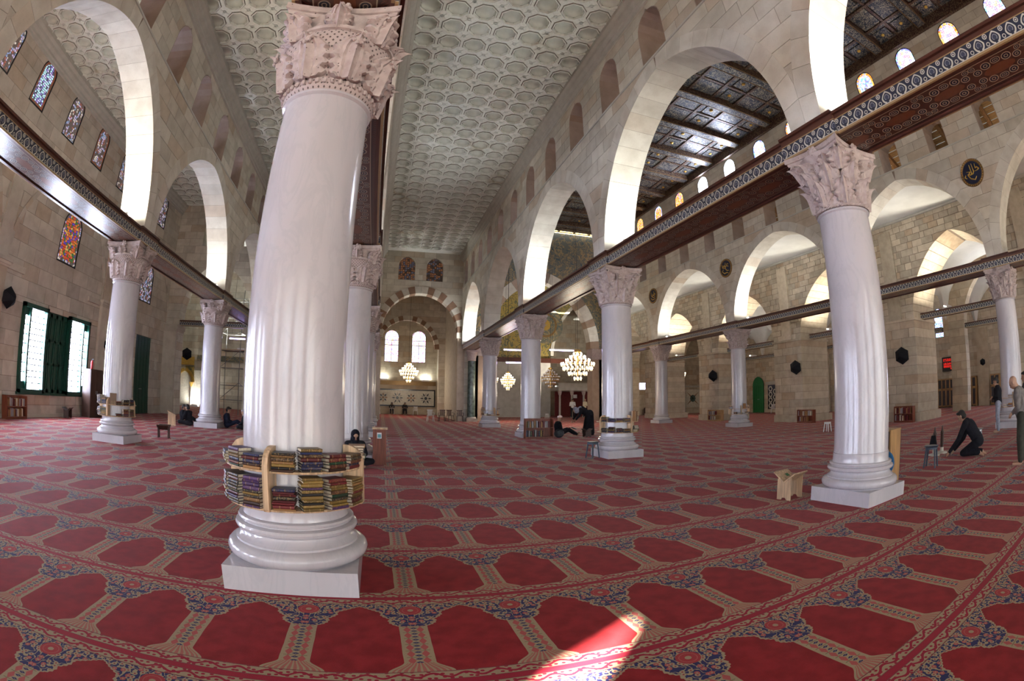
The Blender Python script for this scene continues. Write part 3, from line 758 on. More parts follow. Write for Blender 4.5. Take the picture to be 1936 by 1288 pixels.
for p in masonry(-6, 46, courses(0, 5, 2.5) + courses(5, 8.75, .34)[1:] + [10.0], grow(ph, .015), 99, 0, 0, 1): core.prism(p, fp, -TP+.04, TP-.04)
obj('mortar_core', core, M['mortar'], RP)
for y in (4.2, 12.4, 20.6, 28.8, 37.0):
    obj('pier_cap', MB().box(24.6-TP-.08, 24.6+TP+.08, y-1.28, y+1.28, 4.90, 5.02), M['pier'], RP)
    obj('buttress', MB().box(24.6-TP-.10, 24.6-TP+.05, y-.45, y+.35, 5.02, 9.55), M['rubble'], RP)
    obj('pier_foot', MB().box(24.6-TP-.02, 24.6+TP+.25, y-1.3, y+1.3, 0, .42), M['pier'], RP)
obj('eaves_moulding', MB().box(24.6-TP-.12, 24.6-TP+.02, -6, 46, 9.9, 10.0), M['cornice'], RP)
obj('aisle_ceiling', MB().box(XC+T, 24.6-TP+.1, YCC[0], 46, 10.02, 10.14), M['plaster'], RP)
# attic seen through the small openings: pine rafters and planks
AT = struct('roof_1', 'sloping pine rafters and planks seen through the small openings above the nave arches')
sl = math.atan2(-2.0, 5.0); mr = Matrix.Rotation(-sl, 3, 'Y')
for k in range(46):
    y = -3 + k*.86
    b = MB().obox((21.9, y, 12.10), 2.75, .10, .13, mr); obj('rafter', b, M['rafter'], AT)
for k in range(14): obj('plank', MB().obox(Vector((21.9, 16.5, 12.30)) + mr @ Vector((-2.6+k*.4, 0, 0)), .165, 20.5, .02, mr), M['plank'], AT)
# second vaulted aisle and small piers
RS = struct('wall_right_inner', 'slender stone piers carrying white vaults near the right-hand wall')
fs_ = alongY(31.45)
ws, es, Rs = arch_w(3.5, 5.0, 3.7)
sh = [((a+b)/2, lambda z: 3.5 if z < 5 else ws(z), -1, 8.7) for a, b in zip([-4.75, 3.45, 11.65, 19.85, 28.05, 36.25], [3.45, 11.65, 19.85, 28.05, 36.25, 44.45])]
pieces(RS, 'pier_stone', [MB().prism(p, fs_, -.35, .35) for p in masonry(-6, 46, courses(0, 5, .5) + courses(5, 8.7, .45)[1:] + [9.6], sh, 1.0, .008, .15, 81)], M['pier'], 200)
core = MB()
for p in masonry(-6, 46, courses(0, 5, 2.5) + courses(5, 8.7, .34)[1:] + [9.6], grow(sh, .015), 99, 0, 0, 1): core.prism(p, fs_, -.33, .33)
obj('mortar_core', core, M['mortar'], RS)
def groin(xa, xb, ya, yb_, z0, rise):
    mb = MB(); n = 16; vs = []
    for i in range(n+1):
        for j in range(n+1):
            u, v = i/n*2-1, j/n*2-1
            hx = math.sqrt(max(0, 1-min(1, abs(u)*1.0)**2)); hy = math.sqrt(max(0, 1-abs(v)**2))
            vs.append((xa+(xb-xa)*i/n, ya+(yb_-ya)*j/n, z0 + rise*max(hx, hy)))
    fs = [(i*(n+1)+j, i*(n+1)+j+1, (i+1)*(n+1)+j+1, (i+1)*(n+1)+j) for i in range(n) for j in range(n)]
    return mb.add(vs, fs)
vg = MB()
for a, b in zip([-3.9, 4.2, 12.4, 20.6, 28.8, 37.0], [4.2, 12.4, 20.6, 28.8, 37.0, 45.2]):
    obj('groin_vault', groin(26.0, 31.12, a, b, 5.6, 3.4), M['plaster'], RS, 'all')
    obj('groin_vault', groin(31.78, XR, a-.3, b-.3, 5.6, 3.2), M['plaster'], RS, 'all')
obj('roof_slab', MB().box(XC+T, XR+.6, -6, YQ, 14.0, 14.3).box(25.9, XR+.6, -6, YQ, 9.6, 9.9), M['plaster'], RS)
obj('roof_slab', MB().box(26.9, 48, 37, YQ+.5, 10.5, 10.8), M['plaster'], RS)
RW = struct('wall_right', 'old stone wall with small windows, red time display and wooden bookcases')
frw = lambda s, z, d: (XR+d, s, z)
rwin = [(15.6, round_w(.42, 7.0), 5.2, 7.4), (7.2, rect_w(.5), .9, 3.3), (24.0, round_w(.42, 7.0), 5.2, 7.4)]
build_wall(RW, frw, 0, .5, -6, 51, courses(0, .9, .45) + courses(.9, 3.3, .48)[1:] + courses(3.3, 5.2, .48)[1:] + courses(5.2, 7.4, .45)[1:] + courses(7.4, 9.8, .48)[1:], rwin, .95, M['pier'], 91, .008, True, 300)
for y in (11.65, 19.85, 28.05): obj('pilaster', MB().box(XR-.3, XR, y-.5, y+.5, 0, 5.4), M['pier'], RW)
# ---------------------------------------------------------------- back wall with the doorways that let daylight in
BW = struct('wall_back', 'entrance wall behind the viewer with tall open doorways')
fbk = alongX(-9.0)
DOORS = [(-11.0, 2.2, 6.0), (-4.2, 2.6, 6.0), (2.9, 2.6, 6.0), (12.7, 4.4, 6.0), (21.5, 1.9, 6.0), (28.6, 1.9, 6.0), (34.5, 1.5, 6.0)]
SUNW = (-10.25, .36, 6.7, 8.0)
core = MB()
bh = [(c, rect_w(h), -1, z) for c, h, z in DOORS] + [(SUNW[0], round_w(SUNW[1], SUNW[3]-SUNW[1]), SUNW[2], SUNW[3])]
for p in masonry(-15, 38, [0, 6.0, SUNW[2], SUNW[3], 16.5], bh, 99, 0, 0, 1): core.prism(p, fbk, -.3, .0)
obj('entrance_masonry', core, M['ashlar'], BW)
obj('side_return', MB().box(-15, XW-.02, -9, -5.9, 0, 13.2).box(XR, XR+.5, -9, -5.9, 0, 10), M['ashlar'], BW)
obj('porch_roof', MB().box(-15, 38, -9.3, -3.9, 16.4, 16.7).box(-15, XB, -9, -3.9, 13.3, 13.5), M['plaster'], BW)
obj('added_portico_roof', MB().box(-16, 39, -17.5, -9.3, 6.3, 6.7), M['plaster'], BW)  # unseen roof added to keep direct sun out of the doorways
for k in range(9): obj('added_portico_pier', MB().box(-15+k*6.6, -14+k*6.6, -17.4, -16.6, 0, 6.3), M['ashlar'], BW)
struct('ground', 'pale paved courtyard outside the entrance', MB().add([(-90,-90,-.02),(110,-90,-.02),(110,-9,-.02),(-90,-9,-.02)], [(0,1,2,3)]), plain('courtyard_paving', (.30, .285, .25), .9, .1))
for c, h, z in DOORS: portal((c, -9.02, z/2), 2*h, z, (PI/2, 0, 0))
# ---------------------------------------------------------------- columns
def leaf_mb(W, H, curl, lobes=4, belly=.03, nu=14, nv=20):
    mb = MB(); vs = []
    for j in range(nv+1):
        v = j/nv
        prof = (.62 + .42*math.sin(PI*min(1, v*.9+.05))) * math.sqrt(max(.04, 1 - max(0, (v-.55)/.45)**2.2))
        ser = .70 + .30*abs(math.sin(PI*lobes*v*1.02))**.55
        out = belly*math.sin(PI*v*.7) + curl*max(0, v-.55)**1.5*1.9
        zz = H*(v - .10*max(0, v-.82)/.18)
        for i in range(nu+1):
            u = i/nu*2-1; au = abs(u)
            w = W*.5*prof*(1-(1-ser)*au**1.5)
            vein = .013*math.cos(2*PI*lobes*(v*1.02-.5-.16*au))*au**.7
            rib = .030*math.exp(-(u*5.5)**2) - .014*math.exp(-((au-.30)*7)**2) + .010*math.cos(u*PI*5)
            d = out + .030*(1-au*au) - .02*au + rib + vein*1.5
            vs.append((w*u, -d, zz - .07*H*au*(v-.2)))
    fs = [(j*(nu+1)+i, j*(nu+1)+i+1, (j+1)*(nu+1)+i+1, (j+1)*(nu+1)+i) for j in range(nv) for i in range(nu)]
    n = len(vs); vs += [(x*.97, y+.05, z) for x, y, z in vs]; fs += [tuple(q+n for q in f[::-1]) for f in fs]
    ring = [i for i in range(nu+1)] + [(j+1)*(nu+1)-1 for j in range(1, nv+1)] + [nv*(nu+1)+i for i in range(nu-1, -1, -1)] + [j*(nu+1) for j in range(nv-1, 0, -1)]
    for a, b in zip(ring, ring[1:]+ring[:1]): fs.append((a, a+n, b+n, b))
    return mb.add(vs, fs)
def spiral(r, turns, th, n=26):
    pts = []
    for i in range(n):
        a = turns*2*PI*i/(n-1); q = r*(1-.85*i/(n-1)); pts.append((q*math.cos(a), 0, q*math.sin(a)))
    return MB().tube(pts, th, 6)
LEAF_A = leaf_mb(.38, .50, .20).mesh('acanthus_leaf', M['capital'], True)
LEAF_B = leaf_mb(.35, .46, .20).mesh('acanthus_leaf', M['capital'], True)
LEAF_C = leaf_mb(.40, .40, .15).mesh('acanthus_leaf', M['capital'], True)
LEAF_W = leaf_mb(.44, .52, .20, 5, .03).mesh('acanthus_leaf', M['capital'], True)
LEAF_S = leaf_mb(.30, .28, .16).mesh('acanthus_leaf', M['capital'], True)
VOL = spiral(.10, 1.6, .024).mesh('volute', M['capital'], True)
ROS = MB().ellipsoid((0,0,0), .07, .05, .07, 10, 6)
for k in range(7): ROS.ellipsoid((.075*math.cos(2*PI*k/7), -.02, .075*math.sin(2*PI*k/7)), .035, .03, .035, 6, 4)
ROS = ROS.mesh('rosette', M['capital'], True)
def abacus_mb(z0, z1, h=.60, dip=.10):
    pts = []
    for s in range(4):
        a = PI/2*s; ca, sa = math.cos(a), math.sin(a)
        for i in range(9):
            t = -1 + 2*i/9
            x, y = h - dip*(1-t*t), t*h
            pts.append((x*ca - y*sa, x*sa + y*ca))
    mb = MB(); n = len(pts)
    lev = [(1.0*.93, z0), (.95, z0+.03), (.95, z0+.05), (1.0, z0+.06), (1.0, z1)]
    vs = [(x*k, y*k, z) for k, z in lev for x, y in pts]
    fs = [(i*n+j, i*n+(j+1)%n, (i+1)*n+(j+1)%n, (i+1)*n+j) for i in range(len(lev)-1) for j in range(n)]
    return mb.add(vs, fs + [tuple(range(n-1,-1,-1)), tuple((len(lev)-1)*n+j for j in range(n))])
ABA = abacus_mb(5.28, 5.42).mesh('abacus', M['capital'])
PLI = MB().box(-.565, .565, -.565, .565, 0, .213).mesh('plinth', M['marble'])
def arcp(r0, z0, r, a0, a1, n=6): return [(r0 + r*math.cos(a0+(a1-a0)*i/n), z0 + r*math.sin(a0+(a1-a0)*i/n)) for i in range(n+1)]
bp = [(.40, .213), (.57, .213)] + arcp(.57, .288, .068, -PI/2, PI/2) + [(.555, .36), (.555, .378), (.52, .40), (.50, .425), (.495, .447), (.505, .46), (.525, .465)] + arcp(.525, .497, .03, -PI/2, PI/2, 4) + [(.50, .53), (.50, .545)] + arcp(.505, .563, .02, -PI/2, PI/2, 4) + [(.475, .585), (.468, .62), (.467, .716), (.44, .716)]
BAS = MB().lathe(bp, 48, cap=False).mesh('base', M['marble'], True)
sp_ = [(.46, .718)] + [(.455 - .022*((z-.72)/3.6)**1.5, z) for z in (.75, 1.6, 2.5, 3.4, 4.25)] + [(.435, 4.30), (.46, 4.32), (.46, 4.345)]
SHA = MB().lathe(sp_, 56, cap=False).mesh('shaft', M['marble'], True)
rope = MB()
for k in range(48):
    a = 2*PI*k/48; p = Vector((.462*math.cos(a), .462*math.sin(a), 4.385)); t = Vector((-math.sin(a), math.cos(a), 0))
    rope.capsule(p - t*.026 - Vector((0,0,.014)), p + t*.026 + Vector((0,0,.014)), .022, .022, 6, 1)
ROPE = rope.mesh('astragal', M['capital'], True)
bell1 = [(.43, 4.36), (.45, 4.42), (.44, 4.7), (.46, 4.95), (.52, 5.15), (.60, 5.29)]
BELL = MB().lathe(bell1, 32, cap=False).mesh('bell', M['capital'], True)
bell2 = [(.44, 4.36), (.47, 4.40), (.47, 4.47), (.45, 4.50), (.50, 4.62), (.57, 4.78), (.60, 4.90), (.60, 4.98), (.57, 5.03)]
BASK = MB().lathe(bell2, 48, cap=False).mesh('basket', M['weave'], True)
bell3 = [(.57, 5.02), (.61, 5.03), (.61, 5.07), (.57, 5.08), (.52, 5.12), (.56, 5.29)]
BTOP = MB().lathe(bell3, 32, cap=False).mesh('bell', M['capital'], True)
beads = MB()
for k in range(40): a = 2*PI*k/40; beads.ellipsoid((.475*math.cos(a), .475*math.sin(a), 4.435), .026, .026, .034, 6, 4)
BEAD = beads.mesh('bead_ring', M['capital'], True)
def ring_leaves(parent, me, n, r, z, off=0.0, tilt=0.0):
    for k in range(n):
        a = off + 2*PI*k/n
        put('acanthus_leaf', me, parent, (r*math.cos(a), r*math.sin(a), z), (-tilt, 0, a+PI/2))
def column(x, y, kind, label):
    t = thing('marble_column', label, 'column', (x, y, 0), 0, 'marble columns of the hall')
    put('plinth', PLI, t); put('base', BAS, t); put('shaft', SHA, t)
    if kind == 'basket':
        c = put('capital', BASK, t); put('bell', BTOP, c); put('bead_ring', BEAD, c); put('abacus', ABA, c)
        ring_leaves(c, LEAF_W, 8, .50, 4.46, PI/8, -.14)
        ring_leaves(c, LEAF_S, 4, .55, 5.04, 0, -.25); ring_leaves(c, LEAF_C, 4, .60, 4.95, PI/4, -.22)
        for k in range(4): put('rosette', ROS, c, (.56*math.cos(PI/2*k), .56*math.sin(PI/2*k), 5.33), (0, 0, PI/2*k+PI/2))
        for k in range(8): a = PI/8+PI/4*k; put('rosette', ROS, c, (.66*math.cos(a), .66*math.sin(a), 4.86), (0, 0, a+PI/2), (.7, .7, .7))
    else:
        c = put('capital', BELL, t); put('astragal', ROPE, c); put('abacus', ABA, c)
        ring_leaves(c, LEAF_B, 8, .455, 4.40, 0, -.10); ring_leaves(c, LEAF_A, 8, .455, 4.62, PI/8, -.16)
        ring_leaves(c, LEAF_C, 4, .56, 4.93, PI/4, -.34); ring_leaves(c, LEAF_S, 8, .50, 4.98, PI/8, -.22)
        for k in range(4):
            put('rosette', ROS, c, (.52*math.cos(PI/2*k), .52*math.sin(PI/2*k), 5.34), (0, 0, PI/2*k+PI/2))
    if kind == 'basket' or True:
        for k in range(4):
            a = PI/4+PI/2*k
            for sg in (-1, 1): put('volute', VOL, c, (.66*math.cos(a+sg*.07), .66*math.sin(a+sg*.07), 5.20), (0, 0, a), (1.0, 1, 1.0))
    return t
column(XL, YC[1], 'basket', 'marble column near the left wall, before the book-ringed one')
column(XL, YC[2], 'basket', 'marble column with basket capital and book ring near the green window')
column(XL, YC[3], 'basket', 'marble column with seated people leaning about its base')
column(XA, YC[1], 'basket', 'large nearest marble column with woven basket capital and full book ring')
column(XA, YC[2], 'basket', 'marble column directly behind the nearest one, beside a red lectern cabinet')
column(XA, YC[3], 'basket', 'marble column third along the nearest column\'s row')
column(XA, YC[4], 'basket', 'marble column last in the nearest column\'s row')
column(XB, YC[1], 'leaf', 'bare marble column with rope-edged leaf capital beside pale wooden book stand')
column(XB, YC[2], 'leaf', 'marble column with book ring and small stool at its foot')
column(XB, YC[3], 'leaf', 'marble column with red bookshelf standing against its base')
column(XB, YC[4], 'leaf', 'marble column with small book ring before the end arch')
column(XC, YCC[1], 'leaf', 'marble column across the nave beside the standing man')
column(XC, YCC[2], 'leaf', 'marble column across the nave hidden behind the bare one')
column(XC, YCC[3], 'leaf', 'marble column across the nave with book ring at its foot')
column(XC, YCC[4], 'leaf', 'plain marble column across the nave near the blue sign')
# ---------------------------------------------------------------- painted tie beams
def tie_beam(p, L, rz, label, hw=.52, h=.38, group='painted tie beams', block=False, cat='beam'):
    t = thing('painted_beam' if not block else 'beam_block', label, cat, p, rz, group)
    fz = h-.05
    for sg in (-1, 1):
        f = MB().box(-L/2, L/2, -.02, .02, 0, fz)
        o = obj('frieze_board', f, M['frieze'], t, False, (0, sg*(hw-.02), 0))
    obj('soffit_board', MB().box(-L/2, L/2, -hw+.04, hw-.04, .03, .07), M['soffit'], t)
    for sg in (-1, 1): obj('side_moulding', MB().box(-L/2, L/2, sg*(hw-.068)-.032, sg*(hw-.068)+.032, 0, .05), M['dark_wood'], t)
    obj('top_board', MB().box(-L/2, L/2, -hw-.05, hw+.05, fz, h), M['dark_wood'], t)
    return t
ROWN = {XL: 'row nearest the left wall', XA: 'row of the nearest column', XB: 'row of the bare column', XC: 'row across the nave'}
SP = ['before the first visible span', 'first span', 'second span', 'third span', 'span touching the end wall']
for X, ys in ((XL, YC[:5]), (XA, YC), (XB, YC), (XC, YCC)):
    for i, (a, b) in enumerate(zip(ys[:-1], ys[1:])):
        tie_beam((X, (a+b)/2, ZB), b-a-1.24, PI/2, 'painted tie beam with palmette frieze, %s, %s' % (SP[i], ROWN[X]))
    for j, y in enumerate(ys[1:5 if X != XL else 4]):
        tie_beam((X, y, ZB), 1.24, PI/2, 'painted beam block on a capital, %s, %s' % (['first', 'second', 'third', 'fourth'][j], ROWN[X]), .56, .41, 'beam blocks on capitals', True)
tie_beam((-10.6, 28.6, 5.36), 5.4, 0, 'painted tie beam crossing the far end of the left aisle', .14, .34)
for y0, y1, nm in ((4.2, 12.4, 'first'), (12.4, 20.6, 'second'), (20.6, 28.8, 'third'), (28.8, 37.0, 'fourth')):
    tie_beam((24.3, (y0+y1)/2, 4.96), 6.1, PI/2, 'painted tie beam between old piers, %s opening from the red display' % nm, .16, .32, 'tie beams of the pier row')
    tie_beam((31.45, (y0+y1)/2-.3, 4.96), 6.6, PI/2, 'grey tie beam between slender piers, %s opening' % nm, .16, .30, 'tie beams of the inner right row')
# floodlights on top of the beams, washing the arch undersides
flood_case = MB().box(-.42, .42, -.12, .12, 0, .05).box(-.40, .40, -.10, -.07, .05, .16).box(-.40, .40, .07, .10, .05, .12)
FC = flood_case.mesh('housing', M['white_plastic'])
def flood(X, y, power, label, color=(1, .97, .92), tilt=.15, group='floodlights on beam tops'):
    t = thing('floodlight', label, 'floodlight', (X, y, ZT), PI/2 if False else 0, group)
    put('housing', FC, t)
    l = bpy.data.lights.new('flood_lamp', 'AREA'); l.shape = 'RECTANGLE'; l.size = .78; l.size_y = .14; l.energy = power; l.color = color
    o = bpy.data.objects.new('flood_lamp', l); COL.objects.link(o); o.parent = t; o.location = (0, 0, .09); o.rotation_euler = (PI - tilt, 0, 0)
for X, i, pw, col in ((XL, 1, 330, (1, .93, .78)), (XL, 2, 120, (1, .98, .92)), (XL, 3, 80, (1, .98, .92)), (XB, 0, 330, (1, .98, .95)), (XB, 1, 230, (.95, 1, .95)), (XB, 2, 280, (.96, .99, 1)), (XB, 4, 330, (1, 1, 1)), (XA, 2, 160, (1, 1, 1)), (XA, 1, 60, (1,1,1))):
    y1 = YC[i+1]
    flood(X, y1-1.25, pw*.42, 'floodlight on beam top, %s, %s' % (SP[i], ROWN[X]), col)
for i, pw in ((1, 230), (2, 260), (3, 160), (4, 160)): flood(XC, YCC[i+1]-1.4, pw*.5, 'floodlight on beam top, %s, %s' % (SP[i], ROWN[XC]), (1, .98, .95))
def uplamp(x, y, z, pw, label, col=(1, .9, .72)):
    t = thing('floodlight', label, 'floodlight', (x, y, z), 0, 'floodlights of the right-hand vaults'); put('housing', FC, t)
    l = bpy.data.lights.new('flood_lamp', 'AREA'); l.shape = 'RECTANGLE'; l.size = .8; l.size_y = .14; l.energy = pw; l.color = col
    o = bpy.data.objects.new('flood_lamp', l); COL.objects.link(o); o.parent = t; o.location = (0, 0, .09); o.rotation_euler = (PI, 0, 0)
for y, nm in ((8.3, 'first'), (16.5, 'second'), (24.7, 'third'), (32.9, 'fourth')):
    uplamp(24.3, y+1.2, 5.28, 260, 'warm floodlight on the %s beam of the old pier row' % nm)
    uplamp(31.45, y-.6, 5.26, 160, 'floodlight on the %s beam of the slender pier row' % nm, (1, .97, .92))
# ---------------------------------------------------------------- windows and doors (part of the setting)
def arch_poly(c, hw, z0, z1, n=10):
    zs = z1-hw
    return [(c-hw, z0), (c+hw, z0)] + [(c+hw*math.cos(PI*k/n), zs+hw*math.sin(PI*k/n)) for k in range(n+1)]
def ring_frame(fn, d0, d1, c, hw, z0, z1, w):
    a = arch_poly(c, hw, z0, z1)[2:]; b = arch_poly(c, hw-w, z0+w, z1-w)[2:]
    mb = MB(); a = [(c+hw, z0)] + a + [(c-hw, z0)]; b = [(c+hw-w, z0+w)] + b + [(c-hw+w, z0+w)]
    n = len(a)
    for i in range(n):
        j = (i+1) % n; mb.prism([a[i], a[j], b[j], b[i]], fn, d0, d1)
    return mb
wn_ = [2]
def window(label, fn, c, hw, z0, z1, pane, border=None, depth=.035, fw=.06, bw=.11, bars=None):
    wn_[0] += 1
    t = struct('window_%d' % wn_[0], label)
    obj('frame', ring_frame(fn, depth-.03, depth+.05, c, hw, z0, z1, fw), M['black_iron'], t)
    i = hw-fw
    if border:
        obj('border_pane', ring_frame(fn, depth, depth+.03, c, i, z0+fw, z1-fw, bw), M[border], t)
        obj('pane', MB().prism(arch_poly(c, i-bw, z0+fw+bw, z1-fw-bw), fn, depth, depth+.03), M[pane], t)
    else: obj('pane', MB().prism(arch_poly(c, i, z0+fw, z1-fw), fn, depth, depth+.03), M[pane], t)
    if bars:
        m = MB()
        for z in bars: m.prism([(c-i, z-.025), (c+i, z-.025), (c+i, z+.025), (c-i, z+.025)], fn, depth-.02, depth+.02)
        m.prism([(c-.02, z0), (c+.02, z0), (c+.02, bars[-1]), (c-.02, bars[-1])], fn, depth-.02, depth+.02)
        obj('glazing_bars', m, M['black_iron'], t)
UP = ['beside the entrance', 'second', 'third', 'fourth', 'fifth', 'with orange border and white dots', 'of violet dots', 'with blue dotted flower', 'with dark eye medallion', 'with grey lattice', 'last before the cross wall']
for k, (pn, br) in zip(range(-5, 6), [('lattice', None)]*5 + [('lattice_bright', 'lattice_orange'), ('lattice', None), ('lattice', 'lattice_orange'), ('lattice', None), ('lattice', None), ('lattice', None)]):
    c = 11.83+2.733*k
    window('arched upper window in the left wall, %s' % UP[k+5], fl, c, .55, 10.65, 12.6, pn, br)
window('arched red and green stained window above the green shuttered window', fl, 16.8, .78, 6.1, 8.35, 'lattice_red', 'lattice')
window('arched grey lattice window above the tall green door', fl, 25.0, .78, 6.1, 8.35, 'lattice')
window('arched lattice window in the left wall nearer the entrance', fl, 8.6, .78, 6.1, 8.35, 'lattice')
window('arched lattice window in the left wall by the entrance', fl, .4, .78, 6.1, 8.35, 'lattice')
frc = lambda s, z, d: (XC-T+.03+d, s, z)
NCL = ['stained_white', 'stained_blue', 'stained_white', 'stained_amber', 'glass_white', 'glass_white', 'stained_white', 'stained_amber', 'stained_amber']
idx = 0
for (a, b) in zip(YCC[:-1], YCC[1:]):
    for k in (-1, 0, 1):
        c = (a+b)/2 + k*(b-a)/3
        pn = {0: 'stained_white', 1: 'stained_white', 2: 'stained_white', 3: 'stained_white', 4: 'stained_blue', 5: 'stained_white', 6: 'stained_white', 7: 'stained_white', 8: 'glass_white', 9: 'glass_white', 10: 'stained_amber', 11: 'stained_amber', 12: 'stained_amber'}.get(idx, 'stained_white')
        br = ['stained_amber', 'stained_blue', 'stained_amber', 'stained_blue'][idx % 4] if pn != 'glass_white' else None
        window('arched clerestory window of %s glass under the painted ceiling, number %d along the nave wall' % ({'stained_white': 'pale', 'stained_blue': 'blue', 'stained_amber': 'amber', 'glass_white': 'clear white'}[pn], idx+1), frc, c, .52, 13.15, 15.36, pn, br, .035, .035, .11)
        idx += 1
for i, c in enumerate((1.0, 3.9)): window('tall stained glass window above the inlaid dado, %s' % ('violet and white' if i == 0 else 'rose and white'), fq, c, .76, 5.45, 8.85, 'stained_white', None, .1, .05, .1, (7.25, 7.75))
for i, c in enumerate((1.4, 3.7)): window('small half-round window high in the far wall, %s' % ('smaller glow' if i == 0 else 'violet glow'), fq, c, .5, 10.3, 11.4, 'stained_blue' if i else 'stained_white', None, .1, .03)
for c, nm in ((15.6, 'left of the red display'), (24.0, 'behind the pier row')): window('narrow arched stained window in the right wall, %s' % nm, frw, c, .42, 5.2, 7.4, 'stained_blue', None, .1, .04)
# rectangular right wall window with green frame
wn_[0] += 1
t = struct('window_%d' % wn_[0], 'bright window with pale green frame at the right wall')
obj('frame', MB().box(XR+.02, XR+.12, 6.7, 6.8, .9, 3.3).box(XR+.02, XR+.12, 7.6, 7.7, .9, 3.3).box(XR+.02, XR+.12, 6.7, 7.7, 3.2, 3.3).box(XR+.02, XR+.12, 7.17, 7.23, .9, 3.3), M['bright_green'], t)
obj('pane', MB().box(XR+.1, XR+.13, 6.75, 7.65, .92, 3.25), M['glass_white'], t)
# green shuttered window of the left wall (and its twin out of the frame)
def casement(y0, label):
    wn_[0] += 1
    t = struct('window_%d' % wn_[0], label); x = XW
    for s, (ya, yb_) in enumerate(((y0, y0+1.70), (y0+3.36, y0+5.10))):
        z0, z1 = .90, 4.12; fx = .16
        f = MB().box(x-.1, x+fx, ya, ya+.13, z0, z1).box(x-.1, x+fx, yb_-.13, yb_, z0, z1).box(x-.1, x+fx, ya, yb_, z0, z0+.14).box(x-.1, x+fx, ya, yb_, z1-.16, z1)
        ym = ya+.50 if s == 0 else yb_-.50
        f.box(x-.08, x+fx-.03, ym-.05, ym+.05, z0, z1)
        obj('frame', f, M['green_paint'], t)
        cols = [(ya+.13, ym-.05, 1, 7), (ym+.05, yb_-.13, 4, 13)] if s == 0 else [(ya+.13, ym-.05, 4, 13), (ym+.05, yb_-.13, 1, 8)]
        for ca, cb, nc, nr in cols:
            zb0, zb1 = (z0+.14, z1-.16) if nc == 4 else (z0+.40, z1-.42)
            if nc == 1: obj('frame_infill', MB().box(x-.06, x+.02, ca, cb, z0+.14, zb0).box(x-.06, x+.02, ca, cb, zb1, z1-.16), M['green_paint'], t)
            for i in range(nc):
                for j in range(nr):
                    a, b = ca+(cb-ca)*i/nc+.022, ca+(cb-ca)*(i+1)/nc-.022; c, d = zb0+(zb1-zb0)*j/nr+.022, zb0+(zb1-zb0)*(j+1)/nr-.022
                    obj('pane', MB().box(x-.04, x-.03, a, b, c, d), M['glass_white'], t)
            obj('lattice', MB().box(x-.06, x-.045, ca, cb, zb0, zb1), M['black_iron'], t)
    ya, yb_ = y0+1.70, y0+3.36
    obj('shutter_back', MB().box(x-.12, x-.08, ya, yb_, .93, 4.05), M['green_paint'], t)
    for i in range(4):
        a, b = ya+(yb_-ya)*i/4+.02, ya+(yb_-ya)*(i+1)/4-.02
        s = obj('shutter', MB().box(x-.08, x-.03, a, a+.07, .95, 4.0).box(x-.08, x-.03, b-.07, b, .95, 4.0).box(x-.08, x-.03, a, b, .95, 1.08).box(x-.08, x-.03, a, b, 3.87, 4.0).box(x-.08, x-.03, a, b, 2.9, 3.0).box(x-.08, x-.03, a, b, 2.0, 2.1), M['green_paint'], t)
    obj('sill', MB().box(x-.1, x+.10, y0-.05, y0+5.15, .84, .93), M['green_paint'], t)
casement(14.25, 'wide green shuttered window with two bright paned casements in the left wall')
casement(6.05, 'wide green shuttered window in the left wall, middle one of three')
casement(-2.13, 'wide green shuttered window beside the entrance in the left wall')
def panel_door(name, label, fn, s0, s1, z0, z1, mat, pointed=False, d=.10):
    t = struct(name, label); c, hw = (s0+s1)/2, (s1-s0)/2
    if pointed:
        w, e, R = arch_w(hw, z1-hw*1.1, hw*1.1); zs = z1-hw*1.1; tm = math.acos(e/R)
        poly = [(c-hw, z0), (c+hw, z0)] + [(c-e+R*math.cos(tm*i/6), zs+R*math.sin(tm*i/6)) for i in range(7)] + [(c+e-R*math.cos(tm*i/6), zs+R*math.sin(tm*i/6)) for i in range(6, -1, -1)]
    else: poly = [(s0, z0), (s1, z0), (s1, z1), (s0, z1)]
    obj('door_leaf', MB().prism(poly, fn, d, d+.06), M[mat], t)
    m = MB(); n = 5
    for i in range(n):
        a, b = s0+(s1-s0)*i/n+.03, s0+(s1-s0)*(i+1)/n-.03
        obj('plank', MB().prism([(a, z0+.05), (b, z0+.05), (b, (z1-hw*1.15 if pointed else z1-.05)), (a, (z1-hw*1.15 if pointed else z1-.05))], fn, d-.025, d), M[mat], t)
    obj('door_handle', MB().prism([(c-.25, 1.35), (c+.05, 1.35), (c+.05, 1.40), (c-.25, 1.40)], fn, d-.07, d-.03), M['steel'], t)
panel_door('door_1', 'tall dark green door in the left wall', lambda s, z, d: (XW-d, s, z), 24.43, 26.47, 0.0, 4.28, 'green_paint')
